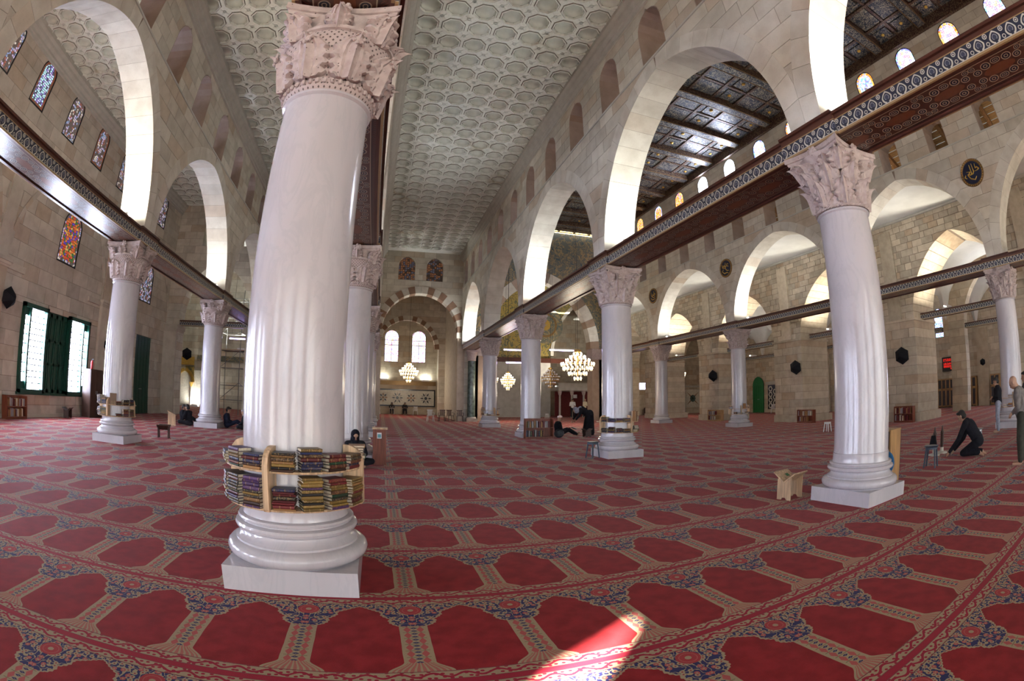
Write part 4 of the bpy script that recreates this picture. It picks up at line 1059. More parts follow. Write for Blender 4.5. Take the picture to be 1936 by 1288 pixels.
# ---------------------------------------------------------------- books
COVER = {}
def cover_mat(name, c, gold=.5):
    t = NT(name + '_book_cover', .42, .45); x = t.xyz(t.coord())
    r = t.n('ShaderNodeObjectInfo').outputs['Random']; pp = t.add(x[0], t.mul(r, .3))
    g1 = t.tri(pp, .085); m = t.mul(t.lt(g1, .0028), t.gt(r, .35)); n = t.noise(95, 2, t.n('ShaderNodeNewGeometry').outputs['Position'])
    spine = t.lt(x[1], -.055); orn = t.mul(t.mul(t.sm(n, .52, .60), spine), t.gt(t.fract(t.mul(r, 5.7)), .45))
    base = t.mix(t.fract(t.mul(r, 3.1)), tuple(q*.6 for q in c), tuple(q*1.5 for q in c))
    col = t.mix(t.mul(m, spine), base, (.30, .19, .07)); t.col(t.mix(t.mul(orn, gold), col, (.30, .20, .08))); COVER[name] = t.m
for nm, c, g in (('dark brown', (.05, .022, .012), .6), ('maroon', (.095, .012, .014), .5), ('dark green', (.012, .04, .022), .5), ('navy', (.013, .018, .06), .35), ('black', (.012, .011, .012), .6), ('tan', (.22, .11, .04), .5), ('gold-patterned', (.16, .10, .025), 1.0), ('grey', (.25, .24, .25), .2), ('violet', (.05, .02, .08), .3)): cover_mat(nm, c, g)
BK = {}
def book_mesh(L, D, H, col):
    k = (L, D, H, col)
    if k not in BK:
        h = .003
        c = MB().box(-L/2, L/2, -D/2, D/2, 0, h).box(-L/2, L/2, -D/2, D/2, H-h, H)
        n = 5
        pr = [(-D/2 + .004*0 - .006*math.sin(PI*i/n), H*i/n) for i in range(n+1)] + [(-D/2+.004, H), (-D/2+.004, 0)]
        c.prism(pr, lambda s, z, d: (d, s, z), -L/2, L/2)
        p = MB().box(-L/2+.006, L/2-.006, -D/2+.003, D/2-.006, h, H-h)
        BK[k] = (c.mesh('cover', COVER[col]), p.mesh('pages', M['pages']))
    return BK[k]
NBOOK = [0]; EXTRA = MB(); EXTRA_M = []
ORD = ['bottom', 'second up', 'third up', 'fourth up', 'fifth up', 'sixth up', 'seventh up', 'eighth up', 'ninth up', 'tenth up', 'eleventh up', 'twelfth up']
ORD1 = ['first', 'second', 'third', 'fourth', 'fifth', 'sixth', 'seventh', 'eighth', 'ninth', 'tenth', 'eleventh', 'twelfth', 'thirteenth', 'fourteenth', 'fifteenth']
def book(p, rot, L, D, H, col, label, group, mw=None):
    NBOOK[0] += 1
    if NBOOK[0] > 296:                                    # past the limit: joined into one heap of small far books
        m = MB().box(-L/2, L/2, -D/2, D/2, 0, H)
        X = mw if mw is not None else (Matrix.Translation(p) @ Euler(rot).to_matrix().to_4x4())
        EXTRA.merge(m.xf(X)); EXTRA_M.append(random.randrange(4)); return None
    t = thing('book', label, 'book', p, 0, group); t.rotation_euler = rot
    c, g = book_mesh(L, D, H, col); put('cover', c, t); put('pages', g, t)
    return t
CN = {0: 'hall-side', 1: 'nave-side', 2: 'back', 3: 'window-side'}
def ring_shelf(x, y, a0, where, spec, rnd, big=None):
    t = thing('ring_bookshelf', 'pale wooden two-tier bookshelf ring around the %s' % where, 'bookshelf', (x, y, 0), 0, 'ring bookshelves on columns')
    for z, nm in ((.70, 'bottom_shelf'), (1.0, 'middle_shelf')):
        obj(nm, MB().lathe([(.462, z), (.605, z), (.61, z+.009), (.605, z+.018), (.462, z+.018), (.462, z)], 40, cap=False), M['pale_wood'], t, True)
    prof = [(.462, .70), (.625, .70), (.635, .72), (.635, 1.06), (.62, 1.12), (.58, 1.17), (.52, 1.195), (.462, 1.20)]
    me = MB().prism(prof, lambda s, z, d: (s, d, z), -.024, .024).mesh('upright', M['pale_wood'])
    for k in range(4): put('upright', me, t, (0, 0, 0), (0, 0, a0+PI/2*k))
    cols = ['dark brown', 'maroon', 'dark green', 'navy', 'black', 'tan', 'gold-patterned', 'dark brown', 'gold-patterned', 'maroon', 'violet', 'black']
    for comp, tier, slot, n in spec:
        a = a0 + PI/2*comp + .226 + .374*slot
        z = (.718 if tier == 0 else 1.018); top = z + (.268 if tier == 0 else .4)
        L0 = rnd.choice((.172, .18)); D0 = rnd.choice((.13, .14))
        base = rnd.choice(cols)
        for i in range(n):
            H = rnd.choice((.018, .021, .024, .028)); col = base if rnd.random() < .35 else rnd.choice(cols)
            if z + H > top: break
            L, D = L0 - rnd.choice((0, .01)), D0 - rnd.choice((0, .01))
            r = .462 + .005 + D/2 + rnd.uniform(0.014, .03)
            aa = a + rnd.uniform(-.012, .012)
            book((x+r*math.cos(aa), y+r*math.sin(aa), z), (0, 0, aa+PI/2), L, D, H, col,
                 '%s book, %s, %s stack, %s %s compartment, %s' % (col, ORD[i], ORD1[slot], 'lower' if tier == 0 else 'upper', CN[comp], where), 'books around the %s' % where)
            z += H + .0008
    if big:
        for (ang, col, H, W, z) in big:
            r = .548; book((x+r*math.cos(ang), y+r*math.sin(ang), z), (PI/2, 0, ang+PI/2), W, H, .035, col, '%s book standing upright on the shelf ring, %s' % (['wide', 'slim'][big.index((ang, col, H, W, z))] + ' ' + col, where), 'books around the %s' % where)
    return t
rnd = random.Random(11)
full = lambda comps, lo, hi: [(c, t, s, rnd.randint(lo, hi) if not (t == 1) else rnd.randint(lo-3, hi-3)) for c in comps for t in (0, 1) for s in range(4)]
aA = math.radians(-101)
spA = [(0, 1, 0, 7), (0, 1, 1, 8), (0, 1, 2, 5), (0, 1, 3, 5), (0, 0, 0, 8), (0, 0, 1, 11), (0, 0, 2, 10), (0, 0, 3, 10), (3, 1, 3, 5), (3, 1, 2, 6), (3, 1, 1, 4), (3, 0, 3, 11), (3, 0, 2, 10), (3, 0, 1, 9), (1, 1, 0, 8), (1, 0, 0, 8)]
ring_shelf(XA, YC[1], aA, 'nearest column', spA, rnd)
aL = math.radians(-88)
ring_shelf(XL, YC[2], aL, 'column by the green window', [(0, 1, 1, 4), (0, 1, 2, 6), (0, 1, 3, 7), (0, 0, 1, 3), (0, 0, 2, 8), (0, 0, 3, 8), (3, 1, 3, 8), (3, 1, 2, 10), (3, 1, 1, 9), (3, 0, 3, 9), (3, 0, 2, 9), (3, 0, 1, 8)], rnd, [(aL+.30, 'tan', .30, .20, 1.168)])
aB = math.radians(-78)
ring_shelf(XB, YC[2], aB, 'column with the small stool', [(0, 1, 2, 5), (0, 1, 3, 6), (0, 0, 1, 3), (0, 0, 2, 7), (0, 0, 3, 6), (3, 1, 3, 4), (3, 1, 2, 4), (3, 1, 1, 4), (3, 1, 0, 6), (3, 0, 3, 5), (3, 0, 2, 6), (3, 0, 1, 6), (3, 0, 0, 5)], rnd, [(aB+.25, 'tan', .30, .16, 1.168), (aB+.58, 'tan', .28, .14, 1.158)])
# ---------------------------------------------------------------- low bookshelves
def low_shelf(x, y, rz, W, H, D, label, mat, n_top, n_low, where):
    """front faces local -Y"""
    t = thing('bookshelf', label, 'bookshelf', (x, y, 0), rz, 'low free-standing bookshelves')
    for sg in (-1, 1): obj('side_panel', MB().box(sg*W/2-.015, sg*W/2+.015, -D/2, D/2, 0, H), mat, t)
    for z, nm in ((.06, 'bottom_shelf'), (H*.52, 'middle_shelf')): obj(nm, MB().box(-W/2+.016, W/2-.016, -D/2, D/2, z, z+.025), mat, t)
    obj('back_panel', MB().box(-W/2+.016, W/2-.016, D/2-.015, D/2, .06, H), mat, t)
    obj('kick_board', MB().box(-W/2+.016, W/2-.016, -D/2+.01, -D/2+.03, 0, .06), mat, t)
    R = Matrix.Rotation(rz, 3, 'Z'); cols = ['grey', 'tan', 'gold-patterned', 'dark green', 'maroon', 'grey', 'navy']
    for z0, n in ((.087, n_low), (H*.52+.027, n_top)):
        u = -W/2+.03; i = 0
        while i < n and u < W/2-.1:
            th = rnd.choice((.045, .06, .075)); hh = min(H*.4, .30) * rnd.uniform(.78, .97); col = rnd.choice(cols)
            p = Vector((x, y, 0)) + R @ Vector((u+th/2, 0, z0 + hh/2))
            # stood up: local X (length) to world Z, local Z (thickness) along the shelf, spine (-Y) to the front
            mw = Matrix.Translation(p - R @ Vector((th/2, 0, 0))) @ (R.to_4x4() @ Matrix(((0, 0, 1, 0), (0, 1, 0, 0), (-1, 0, 0, 0), (0, 0, 0, 1))))
            b = book(p, (0, 0, 0), hh, .17, th, col, '%s book, %s on the %s tier, shelf %s' % (col, ORD1[i], 'lower' if z0 < .2 else 'upper', where), 'books on the shelf %s' % where, mw)
            if b: b.matrix_world = mw
            u += th + rnd.uniform(.001, .05); i += 1
    return t
low_shelf(6.62, 19.55, -.05, 1.22, .86, .30, 'red-brown low bookshelf against the base of a marble column', M['red_wood'], 12, 9, 'against the column base')
low_shelf(-13.70, 13.88, PI/2, 1.22, .80, .32, 'dark red bookshelf left of the green window', M['red_wood'], 14, 13, 'left of the green window')
low_shelf(22.88, 18.85, -PI/2, 1.25, .76, .30, 'red-brown low bookshelf before the second old pier', M['red_wood'], 12, 9, 'before the second old pier')
low_shelf(22.88, 11.9, -PI/2, 1.15, .78, .30, 'red-brown low bookshelf before the old pier with black fan', M['red_wood'], 12, 9, 'before the nearest old pier')
low_shelf(22.85, 27.6, -PI/2, 1.5, .8, .30, 'low bookshelf before the third old pier', M['oak'], 10, 8, 'before the third old pier')
low_shelf(28.6, 45.4, 0, 2.2, .8, .3, 'long low bookshelf below the inlaid panel', M['brown_wood'], 14, 12, 'below the inlaid panel')
ring_shelf(XB, YC[4], math.radians(-70), 'column before the end arch', [(0, 0, 1, 4), (0, 0, 2, 4), (0, 1, 2, 6), (0, 1, 3, 6), (3, 0, 3, 4), (3, 0, 2, 4), (3, 0, 1, 5), (3, 1, 0, 6), (3, 0, 0, 5)], rnd)
ring_shelf(XC, YCC[3], math.radians(-120), 'book-ringed column across the nave', [(0, 0, 0, 5), (0, 0, 1, 5), (0, 1, 1, 5), (0, 1, 2, 4), (0, 0, 2, 5), (3, 0, 3, 5), (3, 0, 2, 5), (3, 1, 0, 6)], rnd, [(math.radians(-100), 'tan', .28, .18, 1.158)])
ring_shelf(XC, YCC[1], math.radians(-160), 'column beside the standing man', [(0, 0, 0, 5), (0, 0, 1, 5), (0, 1, 0, 4), (0, 1, 1, 4), (3, 0, 3, 5), (3, 1, 3, 5), (3, 0, 2, 4)], rnd)
EO = tag(obj('books', EXTRA, [COVER['grey'], COVER['tan'], M['pages'], COVER['maroon']]), 'many small distant books on the far shelves and rings', 'books', None, 'stuff')
for q, pl in enumerate(EO.data.polygons): pl.material_index = EXTRA_M[q//6]
def glass_case(y, w, label):
    t = thing('bookcase', label, 'bookcase', (XR-.30, y, 0), PI/2*3, 'tall bookcases on the right wall')
    H = 2.12; D = .40
    obj('carcass', MB().box(-w/2, w/2, D/2-.02, D/2, .08, H).box(-w/2, -w/2+.03, -D/2, D/2, .08, H).box(w/2-.03, w/2, -D/2, D/2, .08, H).box(-w/2, w/2, -D/2, D/2, H-.03, H).box(-w/2, w/2, -D/2, D/2, .08, .11), M['oak'], t)
    nd = max(2, round(w/.36))
    for i in range(nd):
        a, b = -w/2+w*i/nd+.01, -w/2+w*(i+1)/nd-.01
        for z0, z1 in ((.12, 1.32), (1.36, H-.04)):
            d = obj('door', MB().box(a, a+.05, -D/2-.03, -D/2, z0, z1).box(b-.05, b, -D/2-.03, -D/2, z0, z1).box(a, b, -D/2-.03, -D/2, z0, z0+.06).box(a, b, -D/2-.03, -D/2, z1-.06, z1), M['oak'], t)
            obj('pane', MB().box(a+.05, b-.05, -D/2-.02, -D/2-.012, z0+.06, z1-.06), M['dark_glass'], d)
    for sg in (-1, 1): obj('foot', MB().box(sg*(w/2-.06)-.03, sg*(w/2-.06)+.03, -D/2, D/2, 0, .08), M['oak'], t)
tg = NT('dark_glass', .08, .6); tg.col((.05, .045, .05)); M['dark_glass'] = tg.m
glass_case(15.05, 1.5, 'glazed oak bookcase below the red display'); glass_case(12.66, .75, 'narrow glazed oak bookcase right of the slender pier'); glass_case(10.6, .8, 'dark bookcase behind the standing man')
# ---------------------------------------------------------------- stands, stools, cabinets
def v_stand(x, y, rz, label, mat, L=.42, H=.36, dark=False, cloth=None):
    """book stand: two end boards and a V-shaped top"""
    t = thing('book_stand', label, 'book stand', (x, y, 0), rz, 'folding book stands')
    prof = [(-.13, 0), (-.055, .0), (-.03, .035), (.03, .035), (.055, 0), (.13, 0), (.13, H-.07), (.0, H-.13), (-.13, H-.04)]
    for sg in (-1, 1): obj('end_board', MB().prism(prof, lambda s, z, d: (sg*(L/2-.03)+d, s, z), -.011, .011), mat, t)
    for sg in (-1, 1):
        m = Matrix.Rotation(sg*.62, 3, 'X'); obj('top_board', MB().obox((0, sg*.10, H-.05), L/2, .125, .010, m), mat, t)
    if cloth: obj('sticker', MB().obox((.05, .10, H-.037), .04, .03, .002, Matrix.Rotation(.62, 3, 'X')), cloth, t)
    return t
v_stand(6.02-.12, 5.16, .15-PI/2+PI/2, 'pale wooden book stand beside the bare column', M['pale_wood'], .40, .40, False, M['bright_green'])
v_stand(-7.15, 14.65, .2, 'dark carved book stand on open carpet near the left columns', M['brown_wood'], .42, .38)
v_stand(-13.55, 17.4, PI/2+.3, 'dark book stand with open book below the green window', M['brown_wood'], .5, .40)
t = thing('lectern', 'pale sloping lectern beside the seated people', 'lectern', (-9.2, 19.7, 0), .3)
obj('body', MB().prism([(-.18, 0), (.18, 0), (.18, .44), (-.18, .60)], lambda s, z, d: (s, d, z), -.03, .03), M['pale_wood'], t)
obj('book_board', MB().obox((0, 0, .53), .22, .17, .012, Matrix.Rotation(.42, 3, 'Y')), M['pale_wood'], t)
obj('foot', MB().box(-.2, .2, -.15, .15, 0, .03), M['pale_wood'], t)
def stool(x, y, rz, label, mat, h=.46, w=.17, group='small stools'):
    t = thing('stool', label, 'stool', (x, y, 0), rz, group)
    obj('seat', MB().lathe([(.02, h-.03), (w-.02, h-.03), (w, h-.015), (w-.015, h), (.02, h)], 4 if False else 20), mat, t, True)
    for k in range(4):
        a = PI/4+PI/2*k; c, s = math.cos(a), math.sin(a)
        obj('leg', MB().tube([(c*w*.78, s*w*.78, h-.03), (c*w*1.12, s*w*1.12, 0)], [.022, .018], 6), mat, t)
    obj('apron', MB().lathe([(w*.80, h-.07), (w*.86, h-.07), (w*.84, h-.03), (w*.78, h-.03)], 16, cap=False), mat, t)
stool(5.76, 12.30, .3, 'dark blue stool at the foot of a book-ringed column', M['navy_plastic'])
stool(9.82, 4.38, .2, 'dark plastic stool on the carpet before the kneeling man', M['navy_plastic'], .44)
stool(17.45, 13.1, .1, 'white plastic stool near the old piers', M['white_plastic'], .42)
stool(13.6, 4.5, .1, 'pale metal stool behind the kneeling man', M['steel'], .44)
stool(15.0, 42.0, .1, 'white stool near the raised platform', M['white_plastic'], .44)
# red cabinet lectern behind the nearest column
t = thing('lectern', 'red-brown box lectern with blue notice beside the second column', 'lectern', (-.02, 11.80, 0), .0)
obj('body', MB().box(-.16, .16, -.16, .16, 0, .86), M['red_wood'], t); obj('top_board', MB().box(-.18, .20, -.19, .18, .86, .895), M['pale_wood'], t)
n_ = obj('notice', MB().box(-.06, .05, -.163, -.161, .64, .78), M['white_plastic'], t); obj('blue_print', MB().box(-.045, .035, -.1655, -.163, .66, .745), plain('blue_print', (.12, .35, .42)), n_)
# wooden cabinet and blue disc behind the bare column
t = thing('cabinet', 'rough wooden box standing behind the plinth of the bare column', 'cabinet', (7.78, 4.42, 0), .12)
obj('side_panel', MB().box(-.35, .14, .20, .225, 0, .93), M['oak'], t); obj('side_panel', MB().box(-.35, .14, -.225, -.20, 0, .93), M['oak'], t)
obj('back_panel', MB().box(.14, .165, -.225, .225, 0, .93), M['brown_wood'], t); obj('top_panel', MB().box(-.36, .17, -.23, .23, .93, .955), M['oak'], t); obj('shelf', MB().box(-.34, .14, -.2, .2, .45, .47), M['oak'], t)
d_ = MB().lathe([(.005, 0), (.2, 0), (.215, .015), (.2, .03), (.005, .03)], 28).xf(Matrix.Translation((7.30, 4.20, .43)) @ Matrix.Rotation(.22, 4, 'Y') @ Matrix.Rotation(PI/2, 4, 'Y'))
tag(obj('cushion', d_, plain('blue_cloth', (.02, .13, .30)), None, True), 'round blue cushion leaning behind the bare column base', 'cushion')
# two small posts in stands near the stool
def post(x, y, label, cover):
    t = thing('walking_stick_stand', label, 'stand', (x, y, 0), 0, 'short posts near the kneeling man')
    obj('base', MB().lathe([(.16, 0), (.16, .03), (.05, .05), (.05, .14), (.035, .15)], 16), M['cream_panel'], t, True)
    obj('post', MB().lathe([(.045, .15), (.05, .3), (.042, .48), (.05, .5), (.03, .56), (.008, .66)], 12), M['brown_wood'], t, True)
    if cover: obj('cloth_cover', MB().lathe([(.11, .20), (.09, .34), (.06, .46), (.05, .47)], 12, (-.05, .02, 0)), M['black_cloth'], t, True)
post(11.55, 5.06, 'short dark post with cloth wrapped round it', True); post(12.0, 5.03, 'slim dark post on pale foot', False)
# wardrobe and extinguisher at left wall
t = thing('cabinet', 'tall dark brown cabinet right of the green window', 'cabinet', (-13.56, 19.45, 0), 0)
obj('body', MB().box(-.25, .24, -.55, .55, 0, 2.08), M['brown_wood'], t)
for sg in (-1, 1):
    d = obj('door', MB().box(.24, .262, min(.01*sg, .54*sg), max(.01*sg, .54*sg), .05, 2.04), M['brown_wood'], t); obj('handle', MB().box(.262, .285, sg*.06-.01, sg*.06+.01, 1.0, 1.15), M['steel'], d)
t = thing('fire_extinguisher', 'red fire extinguisher standing on the tall brown cabinet', 'extinguisher', (-13.55, 19.3, 2.08), 0)
obj('cylinder', MB().lathe([(.01, 0), (.065, 0), (.07, .02), (.07, .30), (.05, .36), (.02, .38)], 16), plain('red_paint', (.35, .02, .02), .3), t, True)
obj('valve', MB().lathe([(.02, .38), (.025, .42), (.015, .45)], 10).box(-.01, .09, -.012, .012, .42, .45), M['black_iron'], t)
# wall fans in black covers
def fan(x, y, z, rz, label, s=1.0):
    t = thing('wall_fan', label, 'fan', (x, y, z), rz, 'black covered wall fans'); t.scale = (s, s, s)
    obj('wall_bracket', MB().box(-.02, .04, -.06, .06, -.22, -.04).tube([(.03, 0, -.12), (.2, 0, -.06), (.28, 0, .05)], .025, 6), M['black_iron'], t)
    v = []; pr = [(.10, .12), (.14, .34), (.30, .46), (.40, .40), (.62, .22), (.80, .02)]
    m = MB().lathe([(r_, x_) for x_, r_ in pr], 6).xf(Matrix.Translation((.05, 0, .06)) @ Matrix.Rotation(.12, 4, 'Y') @ Matrix.Rotation(PI/2, 4, 'Y'))
    obj('cloth_cover', m, M['black_cloth'], t); obj('cover_tie', MB().tube([(.12, .05, -.05), (.10, .10, -.22), (.13, .16, -.26)], .025, 6).tube([(.12, -.05, -.05), (.09, -.12, -.20)], .02, 6), M['black_cloth'], t)
fan(XW+.0, 13.05, 4.0, 0, 'black covered fan on the left wall above the dark red bookshelf', .85)
fan(XW+.0, 20.95, 3.3, 0, 'black covered fan on the left wall behind a column', .7)
fan(23.2, 19.7, 3.25, PI+.15, 'black covered fan on the second old pier', .95); fan(23.2, 12.0, 3.2, PI+.15, 'black covered fan on the old pier nearest the red display', .95); fan(23.2, 27.9, 3.25, PI+.1, 'black covered fan on the third old pier', .95)
fan(-12.1, 28.15, 3.6, -PI/2, 'black covered fan on the pier closing the left aisle', .8)
fan(XR-.32, 11.6, 3.0, PI, 'grey wall fan on the pilaster of the right wall', .55)
# red LED display
t = thing('time_display', 'black board of glowing red digits on the right wall', 'display', (XR-.06, 14.93, 3.18), -PI/2)
obj('board', MB().box(-.56, .56, -.03, .05, -.52, .52), M['black_iron'], t)
seg = MB()
def digit(cx, cz, w, h):
    a = .010; out = MB()
    for x_, z_, hx, hz in ((0, h, w, a), (0, 0, w, a), (0, -h, w, a), (-w, h/2, a, h/2), (w, h/2, a, h/2), (-w, -h/2, a, h/2), (w, -h/2, a, h/2)):
        if rnd.random() < .85: out.box(cx+x_-hx, cx+x_+hx, -.036, -.030, cz+z_-hz, cz+z_+hz)
    return out
for row, (cz, n, w, h) in enumerate(((.30, 5, .05, .085), (.02, 6, .04, .065), (-.17, 6, .04, .065), (-.35, 2, .03, .05))):
    for i in range(n):
        cx = -.36 + .72*(i/(n-1)) if n > 2 else .26+.12*i
        obj('digit', digit(cx, cz, w, h), M['led'], t)
# white plastic chairs
def chair(x, y, rz, label, mat=None, group='white plastic chairs'):
    mat = mat or M['white_plastic']
    t = thing('chair', label, 'chair', (x, y, 0), rz, group)
    obj('seat', MB().box(-.22, .22, -.22, .22, .42, .45), mat, t)
    for sx in (-1, 1):
        for sy in (-1, 1): obj('leg', MB().tube([(sx*.2, sy*.2, .43), (sx*.24, sy*.24, 0)], .022, 6), mat, t)
        obj('arm', MB().tube([(sx*.22, .22, .66), (sx*.25, .0, .66), (sx*.24, -.22, .64), (sx*.22, -.23, .44)], .018, 6), mat, t)
    b = MB()
    for k in range(5): b.box(-.17+.075*k, -.17+.075*k+.045, .22, .245, .45, .84)
    obj('backrest', b.box(-.22, .22, .215, .25, .80, .86), mat, t)
chair(35.9, 34.0, 2.2, 'white plastic armchair before the hexagon panel, nearer the green door'); chair(36.0, 32.2, 1.9, 'white plastic armchair before the hexagon panel, nearer the pier')
chair(1.15, 49.9, PI, 'white chair below the inlaid rosettes, under a seated person'); chair(3.6, 49.9, PI, 'empty white chair below the inlaid rosettes'); chair(-.3, 49.9, PI, 'white chair at the left end of the inlaid rosettes')
chair(-6.1, 38.5, .4, 'pale chair beside the scaffold'); chair(-5.0, 39.3, -.2, 'pale chair in front of the scaffold')
chair(-9.65, 26.6, 2.5, 'pale chair with person reading behind the left columns')
# table with bright cloth near the old pier
t = thing('table', 'small table with pale cloth beside the nearest old pier', 'table', (23.4, 14.3, 0), 0)
obj('top', MB().box(-.3, .3, -.5, .5, .70, .74), M['white_plastic'], t)
for sx in (-1, 1):
    for sy in (-1, 1): obj('leg', MB().box(sx*.26-.02, sx*.26+.02, sy*.45-.02, sy*.45+.02, 0, .70), M['oak'], t)
t = thing('notice_board', 'red-brown upright board behind the nearest old pier', 'board', (23.9, 14.2, 0), 0)
obj('board', MB().box(-.02, .02, -.28, .28, 1.0, 2.0), M['red_wood'], t); [obj('stand_leg', MB().box(-.03, .03, a, a+.04, 0, 1.0), M['brown_wood'], t) for a in (-.3, .26)]
# low dark items (stacked chairs, trolleys) by the end piers
for i, (x, y, rz, lb) in enumerate(((5.2, 36.0, .2, 'dark folding chair before the right jamb of the end arch'), (4.6, 36.1, -.3, 'dark folding chair left of the right jamb'), (5.9, 35.7, 0, 'dark brown chair beside the green corner column'))): chair(x, y, rz, lb, M['brown_wood'], 'dark chairs by the end arch')
chair(3.7, 35.8, .1, 'white chair among dark ones by the end arch')
# ---------------------------------------------------------------- people
SKIN = plain('skin', (.42, .25, .17), .55, .3, 0, .06); HAIRM = plain('dark_hair', (.015, .012, .010), .6); GREYH = plain('grey_hair', (.25, .24, .23), .6)
FAB = {}
def fabric(name, c):
    if name not in FAB: FAB[name] = plain(name + '_cloth', c, .9, .15, 0, .18, 14)
    return FAB[name]
def V(*a): return Vector(a)
def remesh(o, vox):
    m = o.modifiers.new('surface', 'REMESH'); m.mode = 'VOXEL'; m.voxel_size = vox; m.use_smooth_shade = True
    s = o.modifiers.new('soften', 'SMOOTH'); s.factor = .5; s.iterations = 4
def chain(mb, pts, rs, n=12):
    for a, b, ra, rb in zip(pts[:-1], pts[1:], rs[:-1], rs[1:]): mb.capsule(a, b, ra, rb, n, 3)
def poses():
    P = {}
    P['stand'] = dict(pel=V(0,0,.94), ch=V(0,.02,1.30), nk=V(0,.02,1.46), hd=V(0,.05,1.60), sh=.19, el=(V(.25,.04,1.14),)*2, wr=(V(.20,.22,1.10),)*2, hip=.10, kn=(V(.11,.02,.50),)*2, an=(V(.11,-.03,.08),)*2, toe=(V(.13,.15,.035),)*2, look=V(0,1,-.15))
    P['folded'] = dict(P['stand'], el=(V(.24,.02,1.14), V(.24,.02,1.14)), wr=(V(-.02,.20,1.12), V(-.0,.23,1.08)), look=V(0,1,-.45), hd=V(0,.08,1.59))
    P['bowed_head'] = dict(P['stand'], ch=V(0,.05,1.29), nk=V(0,.10,1.43), hd=V(0,.20,1.54), el=(V(.24,.06,1.10),)*2, wr=(V(.0,.20,1.0), V(.02,.23,.97)), look=V(0,.8,-.7))
    P['kneel'] = dict(pel=V(0,-.16,.34), ch=V(0,.10,.66), nk=V(0,.22,.78), hd=V(0,.33,.87), sh=.18, el=(V(.23,.33,.38),)*2, wr=(V(.20,.58,.10),)*2, hip=.10, kn=(V(.14,.22,.085),)*2, an=(V(.12,-.24,.10),)*2, toe=(V(.12,-.34,.04),)*2, look=V(0,.8,-.6))
    P['sit'] = dict(pel=V(0,-.05,.15), ch=V(0,.02,.46), nk=V(0,.05,.61), hd=V(0,.10,.745), sh=.18, el=(V(.25,.10,.32),)*2, wr=(V(.10,.30,.22),)*2, hip=.11, kn=(V(.36,.26,.16),)*2, an=(V(-.06,.38,.09),)*2, toe=(V(-.16,.42,.06),)*2, look=V(0,.9,-.45))
    P['sit_legs'] = dict(pel=V(0,-.2,.14), ch=V(0,-.22,.46), nk=V(0,-.18,.61), hd=V(0,-.13,.75), sh=.18, el=(V(.26,-.15,.30),)*2, wr=(V(.14,.10,.24),)*2, hip=.11, kn=(V(.13,.24,.30),)*2, an=(V(.12,.60,.09),)*2, toe=(V(.14,.68,.18),)*2, look=V(0,.9,-.35))
    P['chair'] = dict(pel=V(0,-.02,.52), ch=V(0,.08,.84), nk=V(0,.15,.98), hd=V(0,.24,1.10), sh=.18, el=(V(.24,.22,.72),)*2, wr=(V(.12,.42,.72),)*2, hip=.11, kn=(V(.13,.40,.50),)*2, an=(V(.13,.40,.09),)*2, toe=(V(.14,.56,.04),)*2, look=V(0,.8,-.6))
    P['bow'] = dict(pel=V(0,-.12,.86), ch=V(0,.24,1.08), nk=V(0,.40,1.10), hd=V(0,.53,1.06), sh=.18, el=(V(.20,.44,.84),)*2, wr=(V(.14,.58,.66),)*2, hip=.10, kn=(V(.11,-.06,.47),)*2, an=(V(.11,-.10,.08),)*2, toe=(V(.12,.08,.035),)*2, look=V(0,.7,-.8))
    return P
POSE = poses()
